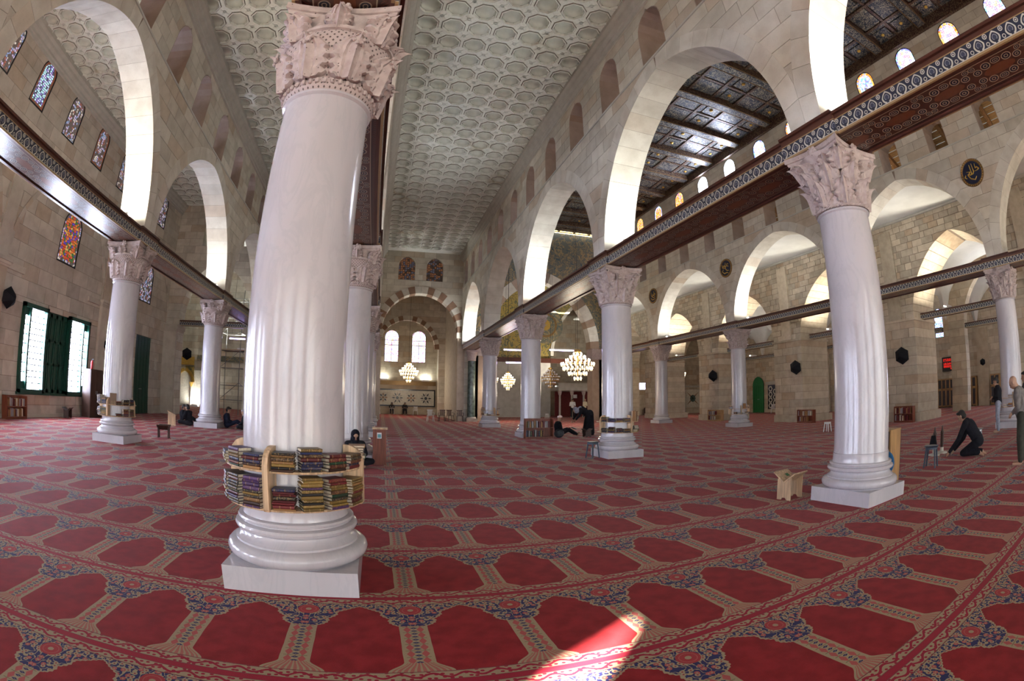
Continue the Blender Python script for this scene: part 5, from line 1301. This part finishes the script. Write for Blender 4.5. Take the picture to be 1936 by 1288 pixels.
def person(label, loc, rz, pose, top, low, hair='dark', height=1.72, robe=None, scarf=None, vox=.016, scarf_n='cap'):
    J = POSE[pose]; k = height/1.72
    t = thing('person', label, 'person', loc, rz, None)
    S = lambda i: (1, -1)[i]
    mir = lambda v, i: V(v.x*S(i), v.y, v.z)
    b = MB()
    hd, nk, ch, pel = J['hd'], J['nk'], J['ch'], J['pel']
    look = J['look'].normalized(); up = (V(0,0,1) - look*look.z).normalized(); rt = look.cross(up)
    F = lambda x, y, z: hd + rt*x + look*y + up*z
    # head: skull, jaw, nose, ears
    b.capsule(F(0,-.02,.03), F(0,.012,-.045), .093, .072, 14, 4); b.capsule(F(0,.02,.03), F(0,.045,-.07), .072, .042, 12, 3)
    b.capsule(F(0,.088,.012), F(0,.108,-.022), .012, .017, 8, 2)
    for s in (-1, 1): b.ellipsoid(F(.092*s,-.008,-.008), .016, .024, .034, 8, 6); b.capsule(F(.02*s,.083,.035), F(.05*s,.075,.035), .012, .010, 6, 2)
    b.capsule(F(-.022,.088,-.058), F(.022,.088,-.058), .011, .011, 6, 2)
    b.capsule(nk-V(0,0,.05), hd-look*.02-up*.05, .062, .054, 12, 2)
    chain(b, [pel, (pel+ch)/2, ch, nk], [.125, .115, .135, .07])
    sh = [V(s*J['sh'], ch.y+(nk.y-ch.y)*.6, ch.z+(nk.z-ch.z)*.62) for s in (1, -1)]
    g = MB(); l = MB(); f_ = MB()
    for i in (0, 1):
        el, wr = mir(J['el'][i], i), mir(J['wr'][i], i)
        chain(b, [V(0, sh[i].y, sh[i].z), sh[i]], [.075, .062]); chain(b, [sh[i], el, wr], [.052, .042, .028])
        chain(g, [V(0, sh[i].y, sh[i].z), sh[i]], [.095, .08]); chain(g, [sh[i], el, wr - (wr-el).normalized()*.03], [.076, .060, .044])
        d = (wr-el).normalized(); side = d.cross(V(0,0,1)); side = side.normalized() if side.length > .1 else V(1,0,0)
        nrm = side.cross(d).normalized(); pm = wr + d*.05
        b.capsule(wr, pm + d*.02, .026, .034, 10, 2)
        for q, (o_, ln) in enumerate(((-.032, .062), (-.011, .074), (.011, .07), (.031, .056))):
            a0 = pm + d*.035 + side*o_; a1 = a0 + d*ln*.55 - nrm*.012; a2 = a1 + d*ln*.35 - nrm*.03
            b.capsule(a0, a1, .0095, .009, 6, 2); b.capsule(a1, a2, .009, .008, 6, 2)
        th = wr + d*.03 + side*.034*S(i); b.capsule(th, th + d*.04 + side*.025*S(i) - nrm*.01, .012, .010, 6, 2)
        hp = V(S(i)*J['hip'], pel.y, pel.z-.02); kn, an, to = mir(J['kn'][i], i), mir(J['an'][i], i), mir(J['toe'][i], i)
        chain(b, [pel, hp, kn, an], [.11, .088, .058, .040]); b.capsule(an - V(0,0,.03), to, .040, .030, 10, 3)
        chain(l, [pel, hp, kn, an + (kn-an).normalized()*.03], [.145, .108, .078, .062])
    body = obj('body', b, SKIN, t, 'all'); remesh(body, min(vox, .012))
    chain(g, [pel + (ch-pel)*.10, (pel+ch)/2, ch, ch + (nk-ch)*.6], [.155, .148, .165, .115])
    top_o = obj('shirt' if not robe else 'robe', g, fabric(*top), t, 'all')
    if robe:
        low_o = None
    if pose in ('stand', 'folded', 'bowed_head', 'bow', 'kneel', 'sit', 'sit_legs', 'chair'):
        if robe:
            me_l = MB()
            if pose in ('stand', 'folded', 'bow'): chain(me_l, [pel+V(0,0,.05), V(0, pel.y*.6, .12)], [.18, .27])
            lo = obj('skirt', MB().merge(l).merge(me_l), fabric(*low), t, 'all')
        else: lo = obj('trousers', l, fabric(*low), t, 'all')
        remesh(lo, vox)
    remesh(top_o, vox)
    # face and hair
    e = MB()
    for s in (-1, 1): obj('eye', MB().ellipsoid(F(.032*s, .0865, .012), .011, .008, .008, 8, 5), HAIRM, t, True)
    obj('mouth', MB().capsule(F(-.02,.0985,-.058), F(.02,.0985,-.058), .0035, .0035, 6, 1), plain('lip', (.28, .10, .08)), t)
    hm = {'dark': HAIRM, 'grey': GREYH}.get(hair)
    if scarf:
        s_ = MB(); s_.capsule(F(0,-.03,.035), F(0,-.005,-.05), .112, .105, 14, 4)
        if scarf_n != 'cap': chain(s_, [F(0,-.03,-.06), nk+V(0,-.02,-.03), (nk+ch)/2+V(0,-.03,0)], [.11, .125, .16])
        else: s_ = MB(); s_.ellipsoid(F(0,-.02,.065), .10, .11, .065, 14, 8)
        so = obj('headscarf' if scarf_n != 'cap' else 'cap', s_, fabric(*scarf), t, 'all')
        if scarf_n != 'cap': so.modifiers.new('soften', 'SMOOTH').iterations = 2
    elif hm:
        h = MB(); h.capsule(F(0,-.035,.045), F(0,-.045,-.02), .098, .085, 14, 4); h.ellipsoid(F(0,.0,.078), .088, .098, .045, 14, 7)
        obj('hair', h, hm, t, 'all')
    t.scale = (k, k, k)
    return t
BLK = ('black', (.014, .014, .018)); NVY = ('navy', (.02, .024, .045)); WHT = ('white', (.85, .83, .84)); CRM = ('cream', (.80, .72, .52)); GRY = ('grey_jacket', (.17, .155, .145)); JEAN = ('pale_jeans', (.26, .28, .34)); OLV = ('olive_trousers', (.045, .045, .035)); DRK = ('charcoal', (.03, .03, .035))
person('man in black sweater and pale trousers standing arms folded beside a column', (16.85, 4.75, 0), .25, 'folded', BLK, JEAN, 'dark', 1.72)
person('man in grey jacket with shaved head bowed, standing on the carpet', (10.32, 2.33, 0), .1, 'bowed_head', GRY, OLV, 'none', 1.72)
person('dark-haired man standing beyond the man in grey jacket', (12.75, 2.72, 0), .1, 'stand', DRK, DRK, 'dark', 1.76)
person('man in black kneeling with hands on the carpet', (11.55, 3.95, 0), .05, 'kneel', BLK, BLK, 'dark', 1.75, None, None, .014)
person('man in white shirt standing by the raised platform', (17.95, 43.0, 0), PI-.3, 'stand', WHT, DRK, 'dark', 1.78, None, None, .025)
person('man in cream short-sleeved shirt standing by the raised platform', (19.15, 42.8, 0), PI+.4, 'stand', CRM, BLK, 'none', 1.80, None, None, .025)
person('person in long black robe and pale headscarf bending forward by the red bookshelf', (9.42, 20.8, 0), PI/2, 'bow', BLK, BLK, None, 1.90, True, ('grey_scarf', (.30, .30, .36)), .018, 'long')
person('person in dark robe and pink cap seated on the carpet beside the red bookshelf', (8.0, 20.3, 0), -PI/2, 'sit_legs', BLK, BLK, None, 1.88, True, ('pink_cap', (.78, .62, .60)), .02, 'cap')
person('person in black seated at left of the column with pale lectern', (-9.15, 21.35, 0), -PI/2+.3, 'sit_legs', BLK, BLK, 'dark', 1.7, None, None, .02)
person('person in black seated against the column plinth, facing the lectern', (-8.62, 20.35, 0), PI/2-.3, 'sit', BLK, DRK, 'dark', 1.78, None, None, .02)
person('man in navy jacket seated leaning back at the right of the column plinth', (-6.72, 20.95, 0), -PI/2+.15, 'sit_legs', NVY, NVY, 'dark', 1.78, None, None, .02)
person('person in grey cap and black coat seated on the carpet facing the navy jacket', (-5.85, 20.30, 0), PI/2, 'sit', BLK, DRK, None, 1.72, None, ('grey_cap', (.30, .28, .27)), .02)
person('person in white cap and black coat reading on a chair behind the left columns', (-9.65, 26.6, 0), PI/2+.5, 'chair', BLK, DRK, None, 1.75, None, ('white_cap', (.7, .7, .72)), .022)
person('person in black with dark hood seated behind the nearest book ring', (-.60, 11.25, 0), -2.9, 'sit', BLK, BLK, None, 1.68, True, ('black_hood', (.012, .012, .018)), .018, 'long')
person('person in black seated on a white chair below the inlaid rosettes', (1.15, 49.85, 0), PI, 'chair', BLK, BLK, None, 1.7, True, ('black_hood', (.012, .012, .018)), .03, 'long')
person('person in dark coat seated below the second inlaid rosette', (2.5, 49.85, 0), PI, 'chair', BLK, BLK, 'dark', 1.75, None, None, .03)
chair(2.5, 49.9, PI, 'brown chair below the second inlaid rosette', M['brown_wood'], 'dark chairs by the end arch')
# open books being read
def open_book(x, y, z, rz, tilt, label):
    t = thing('open_book', label, 'book', (x, y, z), rz, 'open books being read'); t.rotation_euler = (tilt, 0, rz)
    for sg in (-1, 1): obj('page_block', MB().obox((sg*.085, 0, .012), .085, .12, .008, Matrix.Rotation(-sg*.12, 3, 'Y')), M['pages'] if False else M['white_plastic'], t)
    obj('cover', MB().box(-.175, .175, -.125, .125, -.004, .0), COVER['black'], t)
open_book(8.50, 20.28, .375, PI/2, .40, 'open white book before the person in pink cap'); 
v_stand(8.95, 19.75, PI/2, 'dark book stand on the carpet before the bending person', M['brown_wood'], .40, .34)
t = thing('bag', 'soft grey bag lying on the carpet beside the red bookshelf', 'bag', (7.62, 19.75, 0), .2)
obj('sack', MB().ellipsoid((0, 0, .19), .24, .17, .19, 16, 10), fabric('grey_bag', (.07, .08, .09)), t, True); obj('strap', MB().tube([(-.14, -.08, .33), (-.05, -.16, .38), (.08, -.15, .36), (.15, -.06, .31)], .015, 6), M['black_cloth'], t)
# ---------------------------------------------------------------- medallions with gilt lettering on the nave wall
STROKES = [
 [[(-.05,.30),(-.03,.0),(-.06,-.06)], [(.06,.32),(.08,.02),(.04,-.05),(-.10,-.07),(-.22,-.02)], [(.20,.28),(.19,.10),(.26,.14),(.34,.06),(.24,.02),(.12,.02)], [(-.24,.08),(-.08,.04),(-.20,-.06),(-.12,-.20),(.06,-.28),(.16,-.18)], [(-.30,-.02),(-.36,-.10),(-.28,-.16)]],
 [[(.26,.16),(.14,.22),(.10,.10),(.26,.04)], [(.10,.10),(-.06,.06),(-.10,.16),(-.20,.12),(-.16,.0),(-.06,.02)], [(.0,.30),(-.02,-.05),(.10,-.16),(.26,-.18)], [(-.22,-.04),(-.30,-.16),(-.14,-.28),(.08,-.26),(.20,-.32)], [(-.28,.24),(-.26,.02)]],
 [[(-.22,.26),(-.20,.02),(-.08,-.04),(.06,.02),(.02,.12),(-.06,.04)], [(.06,.02),(.22,.0),(.28,.10),(.18,.14)], [(-.10,-.10),(.10,-.14),(.26,-.08)], [(.14,.30),(.16,.06)], [(-.26,-.12),(-.12,-.26),(.10,-.28),(.24,-.20)]],
 [[(-.2,.2),(-.05,.25),(.0,.1),(.15,.12),(.25,.22)], [(-.25,.0),(-.05,-.08),(.15,-.02),(.28,-.12)], [(.05,.28),(.07,-.05)], [(-.2,-.15),(0,-.28),(.2,-.2)]]]
navy_m = plain('medallion_navy', (.012, .018, .045), .4)
for (y, nm), st in zip(((YCC[1]+.1, 'beside the column with the standing man'), (20.6, 'above the book-ringed column across the nave'), (28.75, 'above the plain column across the nave'), (12.4, 'above the hidden column across the nave')), STROKES):
    t = thing('medallion', 'navy medallion with gilt lettering, %s' % nm, 'medallion', (XC-T-.0, y, 8.97), -PI/2, 'medallions of the nave wall')
    R90 = Matrix.Rotation(PI/2, 4, 'X')
    obj('disc', MB().lathe([(.005, 0), (.46, 0), (.46, .03), (.005, .03)], 40).xf(R90), navy_m, t)
    obj('gilt_rim', MB().lathe([(.44, 0), (.54, 0), (.55, .03), (.53, .06), (.50, .045), (.47, .06), (.44, .04)], 40, cap=False).xf(R90), M['gilt_dark'], t, True)
    studs = MB()
    for k in range(32): a = 2*PI*k/32; studs.ellipsoid((.50*math.cos(a), -.055, .50*math.sin(a)), .018, .014, .018, 6, 4)
    s_ = obj('rim_beads', studs, M['gold'], t); s_['kind'] = 'stuff'
    for s in st:
        pts = [V(x*1.05, -.035, z*1.05) for x, z in s]; sm = []
        for i in range(len(pts)-1):
            for q in range(4): sm.append(pts[i].lerp(pts[i+1], q/4))
        sm.append(pts[-1]); obj('gilt_letter', MB().tube(sm, [.012+.016*math.sin(PI*(i+.5)/len(sm)) for i in range(len(sm))], 6), M['gold'], t)
# ---------------------------------------------------------------- inlaid marble dado on the far walls
def rosette_panel(parent, cx, cz, r, y, kind, cols):
    n = 12 if kind == 'flower' else 8
    disc = obj('rosette_ground', MB().lathe([(.01, 0), (r*1.0, 0), (r, .02), (.01, .02)], 24).xf(Matrix.Translation((cx, y, cz)) @ Matrix.Rotation(PI/2, 4, 'X')), M['cream_panel'], parent)
    for k in range(n):
        a = 2*PI*k/n; a2 = PI/n
        p = [(cx+r*.30*math.cos(a), cz+r*.30*math.sin(a)), (cx+r*.66*math.cos(a-a2*.8), cz+r*.66*math.sin(a-a2*.8)), (cx+r*math.cos(a), cz+r*math.sin(a)), (cx+r*.66*math.cos(a+a2*.8), cz+r*.66*math.sin(a+a2*.8))]
        obj('inlay_petal', MB().prism(p, lambda s, z, d: (s, y-.02-d, z), 0, .018), M[cols[k % len(cols)]], parent)
    obj('inlay_centre', MB().lathe([(.01, 0), (r*.26, 0), (r*.26, .02), (.01, .02)], 16).xf(Matrix.Translation((cx, y-.02, cz)) @ Matrix.Rotation(PI/2, 4, 'X')), M[cols[0]], parent)
M['black_marble'] = plain('black_marble', (.02, .02, .025), .25, .5)
DP = thing('inlaid_panel', 'long pale marble dado with four inlaid rosettes on the far wall', 'panel', (0, 0, 0), 0)
yq = YQ-.03
obj('panel_ground', MB().box(-.7, 5.75, yq-.03, YQ, .95, 2.5), M['cream_panel'], DP)
for a, b, c, d in ((-.7, 5.75, 2.5, 2.62), (-.7, 5.75, .82, .95), (5.62, 5.75, .95, 2.5)): obj('black_band', MB().box(a, b, yq-.05, YQ, c, d), M['black_marble'], DP)
obj('carved_band', MB().box(-.7, 5.8, yq-.08, YQ, 3.05, 3.5), M['gilt_dark'], DP)
for i, cx in enumerate((.25, 1.75, 3.2, 4.75)): rosette_panel(DP, cx, 1.72, .62 if i % 2 else .5, yq-.03, 'flower' if i % 2 else 'star', ('black_marble', 'grey_marble') if i % 2 else ('red_stone', 'black_marble'))
# wall at the far right with star panel
FR = struct('wall_far_right', 'stone wall with inlaid star panel beyond the old piers')
build_wall(FR, alongX(46.0), 0, .5, 26.9, XR, courses(0, 10.6, .55), [], 1.1, M['pier'], 95, .008, True, 200)
obj('ledge', MB().box(26.9, XR, 45.85, 46.0, 3.02, 3.2), M['grey_marble'], FR)
t = thing('inlaid_panel', 'square inlaid panel with eight-pointed star beyond the old piers', 'panel', (0, 0, 0), 0)
obj('panel_ground', MB().box(33.3, 35.7, 45.95, 46.0, .7, 2.75), M['cream_panel'], t)
for k in range(8):
    a = PI/4*k; c = (34.5, 1.72); L = 1.25 if k % 2 else .85
    p = [(c[0]+.25*math.cos(a-.4), c[1]+.25*math.sin(a-.4)), (c[0]+L*math.cos(a), c[1]+L*.85*math.sin(a)), (c[0]+.25*math.cos(a+.4), c[1]+.25*math.sin(a+.4)), c]
    obj('inlay_ray', MB().prism(p, lambda s, z, d: (s, 45.95-d, z), 0, .02), M['red_stone' if k % 2 else 'cream_stone'], t)
obj('inlay_centre', MB().lathe([(.01, 0), (.42, 0), (.42, .02), (.01, .02)], 8).xf(Matrix.Translation((34.5, 45.93, 1.72)) @ Matrix.Rotation(PI/2, 4, 'X')), M['green_marble'], t)
for a in (33.1, 35.7): obj('black_border', MB().box(a, a+.2, 45.94, 46, .6, 2.85), M['black_marble'], t)
t = thing('inlaid_panel', 'small panel with flower rosette under the blue-white sign', 'panel', (0, 0, 0), 0)
obj('panel_ground', MB().box(28.0, 29.9, 45.95, 46.0, .7, 2.5), M['cream_panel'], t); rosette_panel(t, 28.95, 1.6, .75, 45.95, 'flower', ('brown_wood', 'red_stone'))
# hexagon panel and green arched door on the right wall
t = thing('inlaid_panel', 'black and cream hexagon-pattern panel beside the green arched door', 'panel', (0, 0, 0), 0)
obj('panel_ground', MB().box(XR-.05, XR, 32.6, 36.0, .35, 2.8), M['black_marble'], t); obj('ledge', MB().box(XR-.14, XR, 32.3, 36.3, 2.85, 3.15), M['grey_marble'], t)
for i in range(5):
    for j in range(4):
        cy, cz, r = 32.95+i*.66, .70+j*.57+(.28 if i % 2 else 0), .30
        if cz > 2.6: continue
        m = MB()
        for k in range(6):
            a0, a1 = PI/3*k, PI/3*(k+1)
            m.prism([(cy+r*math.cos(a0), cz+r*math.sin(a0)), (cy+r*math.cos(a1), cz+r*math.sin(a1)), (cy+.62*r*math.cos(a1), cz+.62*r*math.sin(a1)), (cy+.62*r*math.cos(a0), cz+.62*r*math.sin(a0))], lambda s, z, d: (XR-.05-d, s, z), 0, .02)
        obj('hexagon_inlay', m, M['cream_panel'], t)
panel_door('door_2', 'bright green arched door in the right wall', lambda s, z, d: (XR-.14+d, s, z), 36.6, 38.3, 0.0, 3.75, 'bright_green', True, .04)
panel_door('door_3', 'narrow green door seen beside the third old pier', lambda s, z, d: (s, 45.9+d, z), 30.9, 31.9, 0.0, 3.0, 'bright_green', False, .04)
# ---------------------------------------------------------------- green corner columns of the end piers
EP = struct('wall_end_pier', 'stone pier with green corner columns between end arch and nave arch')
obj('pier', MB().box(6.1, 9.0, 37.2, 38.6, 0, 6.2), M['red_marble'], EP); obj('ledge', MB().box(6.0, 9.1, 37.1, 38.7, 4.9, 5.0), M['grey_marble'], EP)
t = thing('corner_column', 'dark green marble corner column right of the end arch', 'column', (6.85, 36.25, 0), 0)
obj('shaft', MB().lathe([(.30, .35), (.29, 4.6)], 24), M['green_marble'], t, True); obj('base', MB().box(-.42, .42, -.42, .42, 0, .25).lathe([(.40, .25), (.36, .35)], 24), M['grey_marble'], t); obj('capital', MB().lathe([(.29, 4.6), (.34, 4.64), (.33, 4.8), (.46, 5.35)], 16).box(-.46, .46, -.46, .46, 5.3, 5.41), M['capital'], t, True)
# ---------------------------------------------------------------- raised platform on columns under the dome
PX, PY = 18.6, 44.2
t = thing('platform', 'raised marble gallery on small columns behind the men in pale shirts', 'platform', (PX, PY, 0), 0)
obj('deck', MB().box(-2.0, 2.0, -1.0, 1.2, 2.62, 2.95), M['grey_marble'], t); obj('parapet', MB().box(-2.0, 2.0, -1.0, -.92, 2.95, 3.35), M['grey_marble'], t)
for x in (-1.8, -.55, .7, 1.85):
    c = obj('column', MB().lathe([(.15, 0), (.15, .1), (.10, .14), (.095, 2.15)], 14), M['grey_marble'], t, True); obj('capital', MB().lathe([(.10, 2.15), (.13, 2.2), (.24, 2.62)], 12).xf(Matrix.Translation((0, 0, 0))), M['capital'], c, True); c.location = (x, -.8, 0)
obj('red_hanging', MB().box(-1.9, 1.9, .3, .34, .05, 2.55), plain('dark_red_hanging', (.10, .012, .012), .8), t)
t2 = tag(obj('paper_notice', MB().box(PX+.05, PX+.45, PY+.28, PY+.30, 1.9, 2.25), M['white_plastic']), 'white paper notice on the dark red hanging', 'notice')
# ---------------------------------------------------------------- chandeliers and tubes
def chandelier(x, y, z, R, H, ztop, label, lit=True, tiers=5):
    t = thing('chandelier', label, 'chandelier', (x, y, z), 0, 'hanging chandeliers')
    if lit:
        l = bpy.data.lights.new('chandelier_glow', 'POINT'); l.energy = 260*R; l.color = (1, .86, .66); l.shadow_soft_size = R*.6
        lo = bpy.data.objects.new('chandelier_glow', l); COL.objects.link(lo); lo.parent = t; lo.location = (0, 0, -H*.62)
    obj('chain', MB().tube([(0, 0, H*.55), (0, 0, ztop-z)], .012, 6), M['black_iron'], t)
    obj('stem', MB().lathe([(.03, -H*.45), (.05, -H*.2), (.03, 0), (.06, H*.2), (.03, H*.4), (.07, H*.5), (.02, H*.56)], 12), M['brass'], t, True)
    obj('crown', MB().lathe([(R*.10, H*.42), (R*.22, H*.46), (R*.24, H*.52), (R*.12, H*.55)], 16, cap=False), M['brass'], t, True)
    prof = [(-.42, .22), (-.26, .55), (-.10, .88), (.04, 1.0), (.16, .72), (.27, .46), (.36, .26)][:tiers+2]
    for i, (zz, rr) in enumerate(prof):
        r_ = R*rr; n = max(6, int(rr*22))
        g = obj('tier_ring', MB().lathe([(r_*.97, zz*H), (r_, zz*H+.02), (r_*.97, zz*H+.04), (r_*.94, zz*H+.02), (r_*.97, zz*H)], 24, cap=False), M['brass'], t, True)
        m = MB(); c = MB()
        for k in range(n):
            a = 2*PI*(k+.5*(i % 2))/n
            m.ellipsoid((r_*math.cos(a), r_*math.sin(a), zz*H+.08), .035*R/.7, .035*R/.7, .055*R/.7, 6, 5)
            c.lathe([(.004, -.10), (.03*R/.7, -.05), (.004, .0)], 5, (r_*math.cos(a), r_*math.sin(a), zz*H))
        o = obj('bulbs', m, M['bulb'] if lit else M['white_plastic'], g); o['kind'] = 'stuff'
        o = obj('crystal_drops', c, M['crystal'] if lit else M['brass'], g); o['kind'] = 'stuff'
chandelier(2.5, 44.0, 4.0, .85, 1.9, 13.1, 'lit crystal chandelier hanging before the far stained windows')
chandelier(12.9, 30.0, 3.95, 1.12, 2.1, 16.0, 'large lit crystal chandelier hanging in the nave')
chandelier(13.2, 36.2, 3.4, .75, 1.6, 16.0, 'unlit brass chandelier hanging behind the large one', False)
chandelier(9.6, 35.8, 3.1, .55, 1.4, 16.0, 'small lit chandelier between the right columns')
chandelier(8.5, 35.9, 3.2, .35, 1.0, 16.0, 'smallest lit chandelier beside the gilt screen')
chandelier(27.2, 38.5, 4.0, .7, 1.6, 10.5, 'lit chandelier hanging behind the plain column across the nave')
def tube_light(x0, x1, y, z, ztop, label):
    t = thing('tube_light', label, 'tube light', ((x0+x1)/2, y, z), 0, 'hanging fluorescent tubes'); L = x1-x0
    obj('housing', MB().box(-L/2, L/2, -.05, .05, .03, .09), M['white_plastic'], t); obj('tube', MB().tube([(-L/2+.03, 0, 0), (L/2-.03, 0, 0)], .035, 8), M['tube'], t)
    for s in (-1, 1): obj('hanging_rod', MB().tube([(s*L*.4, 0, .09), (s*L*.4, 0, ztop-z)], .008, 5), M['black_iron'], t)
tube_light(11.3, 13.5, 31.2, 5.12, 16.0, 'violet-white tube light crossing the large chandelier')
tube_light(8.0, 9.3, 31.0, 5.0, 16.0, 'upper tube light between two right columns'); tube_light(8.0, 9.3, 30.4, 4.1, 16.0, 'lower tube light between two right columns')
tube_light(-10.2, -8.4, 30.6, 4.95, 12.6, 'tube light hanging before the scaffold')
t = thing('lit_sign', 'glowing blue-white rectangular sign near the far right wall', 'sign', (27.6, 45.8, 3.15), 0)
obj('case', MB().box(-.75, .75, -.06, .06, -.40, .40), M['white_plastic'], t); obj('lit_face', MB().box(-.70, .70, -.075, -.06, -.35, .35), M['led_blue'], t)
# ---------------------------------------------------------------- scaffold and gilded prayer niche beyond the left aisle
t = thing('scaffold', 'tall steel tube scaffold beyond the cross wall of the left aisle', 'scaffold', (-10.1, 33.0, 0), 0)
for x in (-1.5, 0, 1.5):
    for y in (0, 1.2): obj('standard', MB().tube([(x, y, 0), (x, y, 8.6)], .028, 6), M['steel'], t)
for z in (1.0, 2.0, 3.2, 4.4, 5.6, 6.8, 8.0):
    for y in (0, 1.2): obj('ledger', MB().tube([(-1.6, y, z), (1.6, y, z)], .024, 6), M['steel'], t)
    for x in (-1.5, 0, 1.5): obj('transom', MB().tube([(x, 0, z), (x, 1.2, z)], .022, 6), M['steel'], t)
for z in (1.0, 3.2, 5.6): obj('brace', MB().tube([(-1.5, 0, z), (0, 0, z+1.2)], .022, 6), M['steel'], t); obj('brace', MB().tube([(0, 0, z+1.2), (1.5, 0, z)], .022, 6), M['steel'], t)
obj('working_deck', MB().box(-1.6, 1.6, 0, 1.2, 4.42, 4.47), M['oak'], t)
for x in (-10.4, -7.6, -5.4):
    q = thing('brown_column', 'banded brown stone column standing behind the scaffold', 'column', (x, 36.6, 0), 0, 'banded columns behind the scaffold')
    obj('shaft', MB().lathe([(.34, .3), (.32, 5.0)], 20), M['red_marble'], q, True); obj('base', MB().box(-.42, .42, -.42, .42, 0, .3), M['grey_marble'], q); obj('capital', MB().lathe([(.32, 5.0), (.36, 5.1), (.5, 5.6)], 16), M['capital'], q, True)
GM = thing('prayer_niche', 'gilded carved prayer niche in pale marble beyond the left aisle', 'niche', (-18.7, 43.4, 0), 0)
obj('marble_back', MB().box(-1.2, 2.2, -.04, .0, 0, 3.3), M['cream_panel'], GM); obj('gilt_header', MB().box(-1.1, .75, -.12, -.04, 3.75, 4.5), M['gold'], GM)
w, e, R = arch_w(.75, 2.2, 1.0); tm = math.acos(e/R); m = MB()
for sg in (1, -1):
    for i in range(8):
        a0, a1 = tm*i/8, tm*(i+1)/8; p = [(sg*(-e+r*math.cos(a)), 2.2+r*math.sin(a)) for r, a in ((R, a0), (R, a1), (R+.3, a1), (R+.3, a0))]
        m.prism(p if sg > 0 else p[::-1], lambda s, z, d: (s-.2, -d, z), .05, .14)
obj('gilt_arch', m, M['gold'], GM); obj('gilt_spandrel', MB().prism([(.62, 2.2), (.78, 2.2), (.78, 3.65), (-.2, 3.65), (-.2, 3.55), (.3, 3.3), (.6, 2.8)], lambda s, z, d: (s, -d, z), .04, .08), M['mosaic_gold'], GM)
for x in (-.95, .55):
    c = obj('colonnette', MB().lathe([(.09, 0), (.08, 1.8)], 12).xf(Matrix.Translation((x, -.15, 0))), M['grey_marble'], GM, True); obj('gilt_capital', MB().lathe([(.08, 1.8), (.12, 1.9), (.22, 2.2)], 12).xf(Matrix.Translation((x, -.15, 0))), M['gold'], c, True)
obj('cabinet_band', MB().box(1.0, 7.5, -.06, 0, 4.2, 4.7), M['mosaic_teal'], GM)
# small framed notice and round lamp on the left wall
tag(obj('framed_notice', MB().box(XW+.0, XW+.03, 27.0, 27.3, 2.5, 3.2), M['cream_panel']), 'small framed notice right of the tall green door', 'notice')

# lamps added for fill light: bulbs in the attic, uplights in the far bays
def bulb(x, y, z, pw, label, col=(1, .78, .5)):
    t = thing('attic_fill_lamp', label, 'lamp', (x, y, z), 0, 'added attic fill lamps')
    obj('bulb', MB().ellipsoid((0, 0, .12), .05, .05, .07, 10, 7), M['bulb'], t, True); obj('socket', MB().lathe([(.06, 0), (.05, .04), (.025, .06)], 10), M['black_iron'], t)
    l = bpy.data.lights.new('attic_fill_glow', 'POINT'); l.energy = pw; l.color = col; l.shadow_soft_size = .08
    o = bpy.data.objects.new('attic_fill_glow', l); COL.objects.link(o); o.parent = t; o.location = (0, 0, .3)
for y, nm in ((3.0, 'first'), (9.5, 'second'), (16.5, 'third'), (24, 'fourth'), (31, 'fifth')): bulb(21.4, y, 10.14, 22, '%s added fill lamp in the attic above the nave arches' % nm)
for x, y, z, pw, lb, c in ((7.3, 38.2, 6.2, 420, 'added fill floodlight on top of the end pier', (1, .95, .85)), (17.0, 44.0, 2.95, 320, 'added fill floodlight on the raised gallery, left end', (1, .93, .8)), (20.2, 44.0, 2.95, 260, 'added fill floodlight on the raised gallery, right end', (1, .95, .85)), (-10.1, 33.6, 4.47, 800, 'added fill floodlight on the scaffold deck', (1, 1, .92)), (4.7, 50.8, 3.5, 60, 'added fill floodlight on the carved band of the far wall', (.95, 1, .9)), (.2, 50.8, 3.5, 60, 'added fill floodlight on the carved band by the violet window', (.95, 1, .9))): uplamp(x, y, z, pw, lb, c)  # uplights added to brighten the far bays

for x, y, z, pw, lb, c in ((-17.6, 42.9, 0.0, 200, 'added fill floodlight on the floor before the gilded niche', (1, .97, .9)),): uplamp(x, y, z, pw, lb, c)  # added to brighten the dim niche wall
